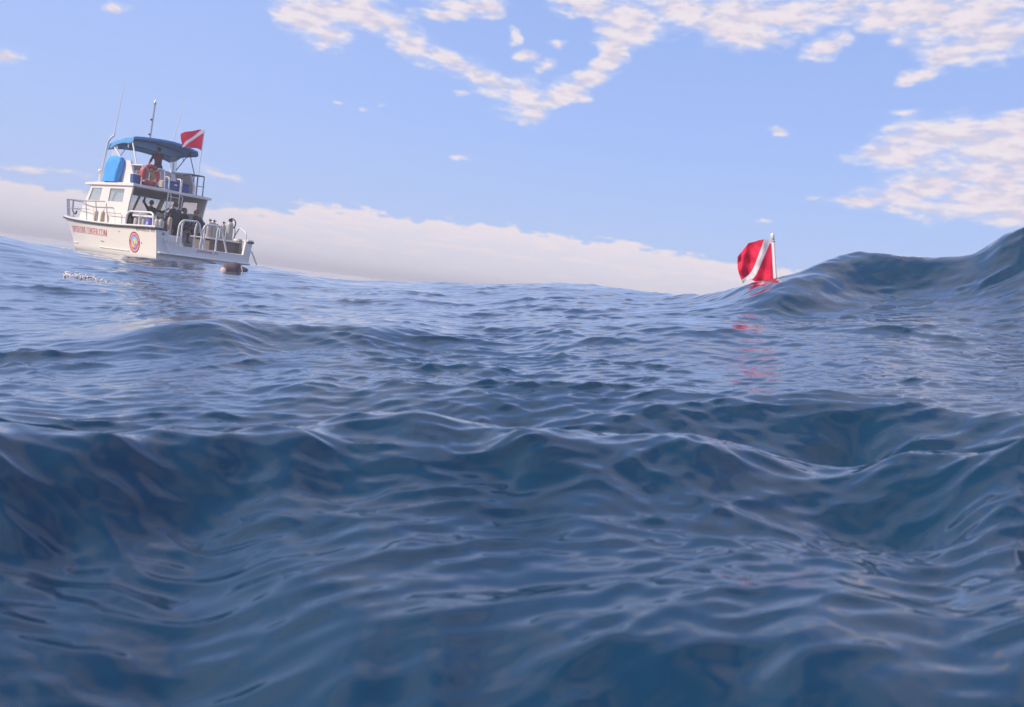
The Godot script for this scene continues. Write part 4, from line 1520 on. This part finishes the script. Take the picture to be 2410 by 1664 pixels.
# ---------------------------------------------------------------- people
func surface_net(st: SurfaceTool, caps: Array, cell: float, blend: float) -> void:
	# caps: [from, to, radius there, radius here, colour]; joined softly and meshed
	var lo := Vector3.ONE * 1e6
	var hi := -lo
	for c in caps:
		var r: float = maxf(c[2], c[3]) + cell * 3.0
		lo = lo.min(c[0] - Vector3.ONE * r).min(c[1] - Vector3.ONE * r)
		hi = hi.max(c[0] + Vector3.ONE * r).max(c[1] + Vector3.ONE * r)
	var n := Vector3i(((hi - lo) / cell).ceil()) + Vector3i.ONE
	var f := PackedFloat32Array()
	f.resize(n.x * n.y * n.z)
	f.fill(9.0)
	var owner_of := PackedByteArray()
	owner_of.resize(f.size())
	var best := PackedFloat32Array()
	best.resize(f.size())
	best.fill(9.0)
	for ci in caps.size():
		var c: Array = caps[ci]
		var a: Vector3 = c[0]
		var ab: Vector3 = c[1] - a
		var l2 := maxf(ab.length_squared(), 1e-9)
		var ra: float = c[2]
		var rb: float = c[3]
		var pad := Vector3.ONE * (maxf(ra, rb) + blend + cell * 2.0)
		var p0 := Vector3i((((c[0] as Vector3).min(c[1]) - pad - lo) / cell).floor()).clamp(Vector3i.ZERO, n - Vector3i.ONE)
		var p1 := Vector3i((((c[0] as Vector3).max(c[1]) + pad - lo) / cell).ceil()).clamp(Vector3i.ZERO, n - Vector3i.ONE)
		for z in range(p0.z, p1.z + 1):
			for y in range(p0.y, p1.y + 1):
				var at := (z * n.y + y) * n.x
				for x in range(p0.x, p1.x + 1):
					var p := lo + Vector3(x, y, z) * cell - a
					var t := clampf(p.dot(ab) / l2, 0.0, 1.0)
					var d := (p - ab * t).length() - lerpf(ra, rb, t)
					var i := at + x
					if d < best[i]:
						best[i] = d
						owner_of[i] = ci
					var e := f[i]
					var h := maxf(blend - absf(d - e), 0.0) / blend
					f[i] = minf(d, e) - h * h * blend * 0.25
	var where := {}
	var around := [0, 1, n.x, n.x + 1, n.x * n.y, n.x * n.y + 1, n.x * n.y + n.x, n.x * n.y + n.x + 1]
	var edges := [[0, 1], [2, 3], [4, 5], [6, 7], [0, 2], [1, 3], [4, 6], [5, 7], [0, 4], [1, 5], [2, 6], [3, 7]]
	for z in n.z - 1:
		for y in n.y - 1:
			var at := (z * n.y + y) * n.x
			for x in n.x - 1:
				var i := at + x
				var inside := 0
				for k in 8:
					if f[i + around[k]] < 0.0:
						inside += 1
				if inside == 0 or inside == 8:
					continue
				var sum := Vector3.ZERO
				var count := 0
				for e in edges:
					var fa := f[i + around[e[0]]]
					var fb := f[i + around[e[1]]]
					if (fa < 0.0) != (fb < 0.0):
						var t := fa / (fa - fb)
						var pa := Vector3(e[0] & 1, (e[0] >> 1) & 1, e[0] >> 2)
						var pb := Vector3(e[1] & 1, (e[1] >> 1) & 1, e[1] >> 2)
						sum += pa.lerp(pb, t)
						count += 1
				where[i] = lo + (Vector3(x, y, z) + sum / count) * cell
	st.set_smooth_group(1)
	var step := [1, n.x, n.x * n.y]
	for i in where:
		for axis in 3:
			var j: int = i + step[axis]
			if j >= f.size():
				continue
			var a0 := f[i] < 0.0
			if a0 == (f[j] < 0.0):
				continue
			var u: int = step[(axis + 1) % 3]
			var v: int = step[(axis + 2) % 3]
			if not (where.has(i - u) and where.has(i - v) and where.has(i - u - v)):
				continue
			var q := [i - u - v, i - v, i, i - u]
			if not a0:
				q = [i - u, i, i - v, i - u - v]
			for k in [0, 2, 1, 0, 3, 2]:
				st.set_color(caps[owner_of[q[k]]][4])
				st.add_vertex(where[q[k]])

func bend(a: Vector3, b: Vector3, l0: float, l1: float, hint: Vector3) -> Vector3:
	# the elbow or knee between a and b
	var d := b - a
	var l := minf(d.length(), (l0 + l1) * 0.999)
	var n := d.normalized()
	var x := (l0 * l0 - l1 * l1 + l * l) / (2.0 * l)
	var y := sqrt(maxf(l0 * l0 - x * x, 0.0))
	return a + n * x + (hint - n * hint.dot(n)).normalized() * y

func hand(st: SurfaceTool, at: Vector3, dir: Vector3, up: Vector3, h: float, c: Color, s: float) -> void:
	var f := dir.normalized()
	var side := f.cross(up).normalized() * s
	var n := side.cross(f).normalized() * s
	var caps := [[at, at + f * 0.07 * h, 0.026 * h, 0.03 * h, c]]
	for k in 4:
		var o := side * (k - 1.5) * 0.022 * h
		var l: float = [0.058, 0.068, 0.064, 0.05][k] * h
		var p := at + f * 0.075 * h + o
		var q := p + f * l * 0.5 - n * l * 0.18
		caps.append([at + f * 0.05 * h + o * 0.8, p, 0.011 * h, 0.011 * h, c])
		caps.append([p, q, 0.011 * h, 0.0095 * h, c])
		caps.append([q, q + f * l * 0.3 - n * l * 0.45, 0.0095 * h, 0.008 * h, c])
	var th := at + f * 0.025 * h - side * 0.028 * h
	caps.append([at + f * 0.02 * h, th, 0.018 * h, 0.013 * h, c])
	caps.append([th, th + f * 0.035 * h - side * 0.025 * h - n * 0.01 * h, 0.013 * h, 0.009 * h, c])
	surface_net(st, caps, 0.0085, 0.008)

func person(label: String, place: Transform3D, pose: Dictionary, group := "people aboard the dive boat") -> void:
	# facing -z in its own space; feet at y = 0 unless it sits
	var h: float = pose.get("size", 0.87)            # 1 is 1.75 m of the space's units
	var suit: Color = pose.suit
	var low: Color = pose.get("low", suit)
	var skin: Color = pose.get("skin", Color(0.42, 0.25, 0.18))
	var sleeve: Color = pose.get("sleeve", suit)
	var hair: Color = pose.get("hair", Color(0.03, 0.025, 0.022))
	var sit: float = pose.get("sit", 0.0)            # height of the seat
	var lean: float = deg_to_rad(pose.get("lean", 3.0))
	var sway: float = deg_to_rad(pose.get("sway", 0.0))
	var hip := Vector3(0, sit + 0.1 * h if sit > 0.0 else 0.93 * h - absf(sin(lean)) * 0.08 * h, 0)
	var spine := Vector3(sin(sway), cos(lean) * cos(sway), -sin(lean)).normalized()
	var ahead := Vector3(0, sin(lean), -cos(lean))
	var waist := hip + spine * 0.16 * h
	var chest := hip + spine * 0.37 * h
	var neck := hip + spine * 0.52 * h
	var nod: float = deg_to_rad(pose.get("nod", 0.0)) + lean * 0.4
	var face: float = deg_to_rad(pose.get("face", 0.0))
	var head_up := Vector3(0, cos(nod), -sin(nod)).rotated(Vector3.UP, face)
	var head := neck + head_up * 0.15 * h
	var look := Vector3(0, -sin(nod), -cos(nod)).rotated(Vector3.UP, face)
	var caps := [
		[hip + Vector3(-0.07 * h, 0, 0), hip + Vector3(0.07 * h, 0, 0), 0.115 * h, 0.115 * h, low],
		[hip, waist, 0.125 * h, 0.118 * h, low], [waist + Vector3(-0.03 * h, 0, 0), chest + Vector3(-0.05 * h, 0, 0), 0.105 * h, 0.118 * h, suit], [waist + Vector3(0.03 * h, 0, 0), chest + Vector3(0.05 * h, 0, 0), 0.105 * h, 0.118 * h, suit],
		[neck + Vector3(-0.13 * h, -0.045 * h, 0), neck + Vector3(0.13 * h, -0.045 * h, 0), 0.068 * h, 0.068 * h, suit],
		[neck - spine * 0.03 * h, neck + head_up * 0.06 * h, 0.056 * h, 0.052 * h, pose.get("collar", skin)],
	]
	var st := begin()
	for s in [-1.0, 1.0]:
		var shoulder := neck + Vector3(s * 0.185 * h, -0.055 * h, 0)
		var reach: Vector3 = pose.get("right" if s > 0 else "left", Vector3(s * 0.24 * h, hip.y - 0.03 * h, -0.08 * h))
		var span := 0.55 * h
		if reach.distance_to(shoulder) > span:
			reach = shoulder + (reach - shoulder).normalized() * span
		var elbow := bend(shoulder, reach, 0.3 * h, 0.26 * h, Vector3(s * 0.6, -0.7, 0.5))
		caps.append([shoulder, elbow, 0.054 * h, 0.042 * h, sleeve])
		caps.append([elbow, reach, 0.042 * h, 0.03 * h, pose.get("forearm", sleeve)])
		hand(st, reach, reach - elbow, Vector3.UP if absf((reach - elbow).normalized().y) < 0.8 else Vector3.BACK, h, skin, s)
		var top := hip + Vector3(s * 0.09 * h, -0.04 * h, 0)
		var foot := Vector3(s * 0.12 * h, 0.08 * h, 0.0)
		if sit > 0.0:
			foot = Vector3(s * 0.12 * h, maxf(0.08 * h, hip.y - 0.52 * h), -0.42 * h)
		var knee := bend(top, foot, 0.44 * h, 0.42 * h, Vector3(s * 0.1, 0.3 if sit > 0.0 else 0.0, -1.0))
		caps.append([top, knee, 0.085 * h, 0.058 * h, low])
		caps.append([knee, foot, 0.056 * h, 0.038 * h, low])
		caps.append([foot + Vector3(0, -0.035 * h, 0.04 * h), foot + Vector3(0, -0.045 * h, -0.14 * h), 0.04 * h, 0.03 * h, pose.get("feet", low)])
	surface_net(st, caps, 0.024, 0.05 * h)
	# head with a face
	var side := look.cross(head_up).normalized()
	var hood: Color = pose.get("hood", skin)
	var hc := [
		[head + head_up * 0.035 * h + look * -0.02 * h, head + head_up * 0.03 * h + look * 0.015 * h, 0.078 * h, 0.074 * h, hood],
		[head + look * 0.02 * h + head_up * 0.0, head - head_up * 0.062 * h + look * 0.045 * h, 0.06 * h, 0.04 * h, skin],
		[head + look * 0.082 * h + head_up * 0.015 * h, head + look * 0.1 * h - head_up * 0.018 * h, 0.01 * h, 0.015 * h, skin],
		[head + look * 0.078 * h - head_up * 0.05 * h - side * 0.018 * h, head + look * 0.078 * h - head_up * 0.05 * h + side * 0.018 * h, 0.009 * h, 0.009 * h, skin * Color(0.8, 0.55, 0.55)],
	]
	for s in [-1.0, 1.0]:
		hc.append([head + side * s * 0.078 * h + head_up * 0.015 * h, head + side * s * 0.08 * h - head_up * 0.02 * h, 0.018 * h, 0.014 * h, skin if not pose.has("hood") else hood])
		hc.append([head + side * s * 0.032 * h + look * 0.078 * h + head_up * 0.022 * h, head + side * s * 0.034 * h + look * 0.078 * h + head_up * 0.022 * h, 0.011 * h, 0.011 * h, Color(0.03, 0.025, 0.025)])
	surface_net(st, hc, 0.0125, 0.02 * h)
	var t := thing("person", label, "person", place, group)
	obj("body", st, M.suit, t)
	if not pose.has("hood"):
		var hs := begin()
		surface_net(hs, [[head + head_up * 0.052 * h - look * 0.03 * h, head + head_up * 0.06 * h + look * 0.02 * h, 0.078 * h, 0.066 * h, hair], [head + head_up * 0.0 - look * 0.06 * h, head + head_up * 0.04 * h - look * 0.04 * h, 0.05 * h, 0.06 * h, hair]], 0.014, 0.02 * h)
		obj("hair", hs, M.suit, t)

func build_people() -> void:
	var black := Color(0.022, 0.022, 0.028)
	person("person in a dark maroon shirt standing under the canopy at the flybridge wheel", aboard(0.02, 2.48, -4.1, 8.0), {"suit": Color(0.16, 0.05, 0.06), "low": Color(0.05, 0.045, 0.06), "forearm": Color(0.42, 0.25, 0.18), "left": Vector3(-0.14, 0.68, -0.5), "right": Vector3(0.16, 0.68, -0.5), "lean": 6.0, "size": 0.9})
	person("person in a black wetsuit standing in the cabin, one arm stretched to the ladder", aboard(-0.52, 0.42, -3.0, 25.0), {"suit": black, "low": black, "lean": 8.0, "right": Vector3(0.62, 1.36, 0.1), "left": Vector3(-0.2, 1.62, -0.2), "size": 0.93, "face": -40.0})
	person("person with dark hair sitting low in the cabin beside the port window", aboard(-0.95, 0.42, -4.15, 150.0), {"suit": black, "low": black, "sit": 0.55, "lean": 6.0, "face": -20.0})
	person("person in dark gear with a pale collar, back to the stern by the ladder", aboard(0.02, 0.42, -2.35, 10.0), {"suit": Color(0.025, 0.03, 0.04), "low": black, "hood": Color(0.06, 0.04, 0.045), "collar": Color(0.7, 0.66, 0.66), "lean": 6.0, "size": 0.95, "left": Vector3(-0.32, 0.9, -0.2), "right": Vector3(0.32, 0.9, -0.2)})
	person("person with round dark head outlined against the starboard window", aboard(0.85, 0.42, -3.45, 200.0), {"suit": black, "low": black, "sit": 0.72, "lean": 2.0, "face": 30.0, "size": 0.92})
	person("person in maroon hood and dark suit bent over behind the stern hoops", aboard(1.06, 0.42, -2.2, 80.0), {"suit": Color(0.05, 0.03, 0.05), "low": Color(0.03, 0.025, 0.045), "hood": Color(0.2, 0.05, 0.06), "lean": 42.0, "size": 0.98, "nod": -15.0, "left": Vector3(-0.2, 0.66, -0.6), "right": Vector3(0.2, 0.66, -0.6)})
	# swimmer astern, nearer the camera: only the head and the back show
	var p := sea_at(-20.6, 14.3)
	var st := begin()
	var brown := Color(0.11, 0.085, 0.10)
	var pale := Color(0.62, 0.45, 0.42)
	var wet := Color(0.04, 0.036, 0.045)
	surface_net(st, [
		[Vector3(-0.1, 0.03, 0), Vector3(-0.01, 0.05, 0), 0.12, 0.125, brown], [Vector3(-0.2, -0.035, 0.03), Vector3(-0.16, -0.005, 0.035), 0.06, 0.078, pale],
		[Vector3(0.02, 0.0, 0), Vector3(0.12, -0.03, 0), 0.13, 0.14, brown], [Vector3(0.12, -0.05, 0), Vector3(0.24, -0.16, -0.02), 0.13, 0.14, wet], [Vector3(0.24, -0.16, -0.02), Vector3(0.7, -0.35, -0.05), 0.15, 0.14, wet],
		[Vector3(0.12, -0.1, 0.16), Vector3(0.34, -0.34, 0.22), 0.07, 0.05, wet], [Vector3(0.7, -0.35, -0.05), Vector3(1.2, -0.8, -0.1), 0.13, 0.08, wet],
		[Vector3(-0.245, -0.045, 0.06), Vector3(-0.25, -0.06, 0.065), 0.02, 0.022, pale]], 0.014, 0.035)
	var t := thing("person", "swimmer's brown hooded head and back low in the water behind the stern", "person", Transform3D(Basis(Vector3.UP, deg_to_rad(20.0)), p + Vector3(0, -0.035, 0)))
	obj("body", st, M.suit, t)
	st = begin()
	tube(st, [Vector3(0.1, 0.11, 0.06), Vector3(0.125, 0.05, 0.125), Vector3(0.13, -0.04, 0.152)], 0.009, 6)
	obj("hood_seam", st, M.seat_vinyl, t)

# ---------------------------------------------------------------- the float flag on the right
func build_float_flag() -> void:
	var az := deg_to_rad(18.27)
	var t := thing("dive_flag", "red flag with white diagonal stripe on a white pole behind the right wave crest", "flag", Transform3D(Basis(Vector3.UP, -az), Vector3(8.5 * sin(az), -0.19, -8.5 * cos(az))), "red and white dive flags")
	t.scale = Vector3.ONE * 1.4167
	var st := begin()
	tube(st, [Vector3(0.03, 0.2, 0), Vector3(0.004, 0.8, 0), Vector3(-0.058, 1.105, 0)], 0.0098, 12)
	obj("pole", st, M.pvc, t)
	st = begin()
	lathe(st, [Vector2(0.0, -0.02), Vector2(0.0125, -0.02), Vector2(0.0128, 0.022), Vector2(0.011, 0.03), Vector2(0.0, 0.032)], Transform3D(Basis(Vector3.BACK, 0.2), Vector3(-0.062, 1.112, 0)), 14)
	obj("pole_cap", st, M.pvc, t)
	st = begin()
	tube(st, [Vector3(-0.0515, 1.078, 0), Vector3(-0.0525, 1.083, 0)], 0.0116, 12)
	obj("tie", st, M.dark_gear, t)
	st = begin()
	lathe(st, [Vector2(0, -0.1), Vector2(0.09, -0.09), Vector2(0.12, 0.0), Vector2(0.09, 0.09), Vector2(0, 0.1)], Transform3D(Basis(), Vector3(0.02, 0.45, 0)), 20)
	obj("float", st, M.ring_red, t)
	# cloth: u along the fly, v down the hoist; it hangs in loose folds
	var top := [Vector2(-0.072, 1.103), Vector2(-0.15, 1.083), Vector2(-0.228, 1.056), Vector2(-0.262, 1.0), Vector2(-0.29, 0.944)]
	var bottom := [Vector2(-0.012, 0.8), Vector2(-0.06, 0.782), Vector2(-0.114, 0.766), Vector2(-0.187, 0.79), Vector2(-0.225, 0.75)]
	var rows := []
	for i in 25:
		var v := i / 24.0
		var row := []
		for k in 33:
			var u := k / 32.0
			var s := u * 4.0
			var j := mini(int(s), 3)
			var a: Vector2 = top[j].lerp(top[j + 1], s - j)
			var b: Vector2 = bottom[j].lerp(bottom[j + 1], s - j)
			var p := a.lerp(b, v)
			p.x -= 0.016 * sin(PI * v) * u * u
			var z := 0.03 * sin(u * 7.0 + v * 2.5) * (0.2 + u) + 0.014 * sin(u * 13.0 - v * 6.0) + 0.009 * sin(v * 12.0 + u * 9.0) + 0.004 * sin(u * 31.0 + v * 17.0)
			row.append(Vector3(p.x, p.y, z * minf(1.0, u * 5.0)))
		rows.append(row)
	st = begin()
	sheet(st, rows, true, true)
	obj("cloth", st, M.flag_print, t)
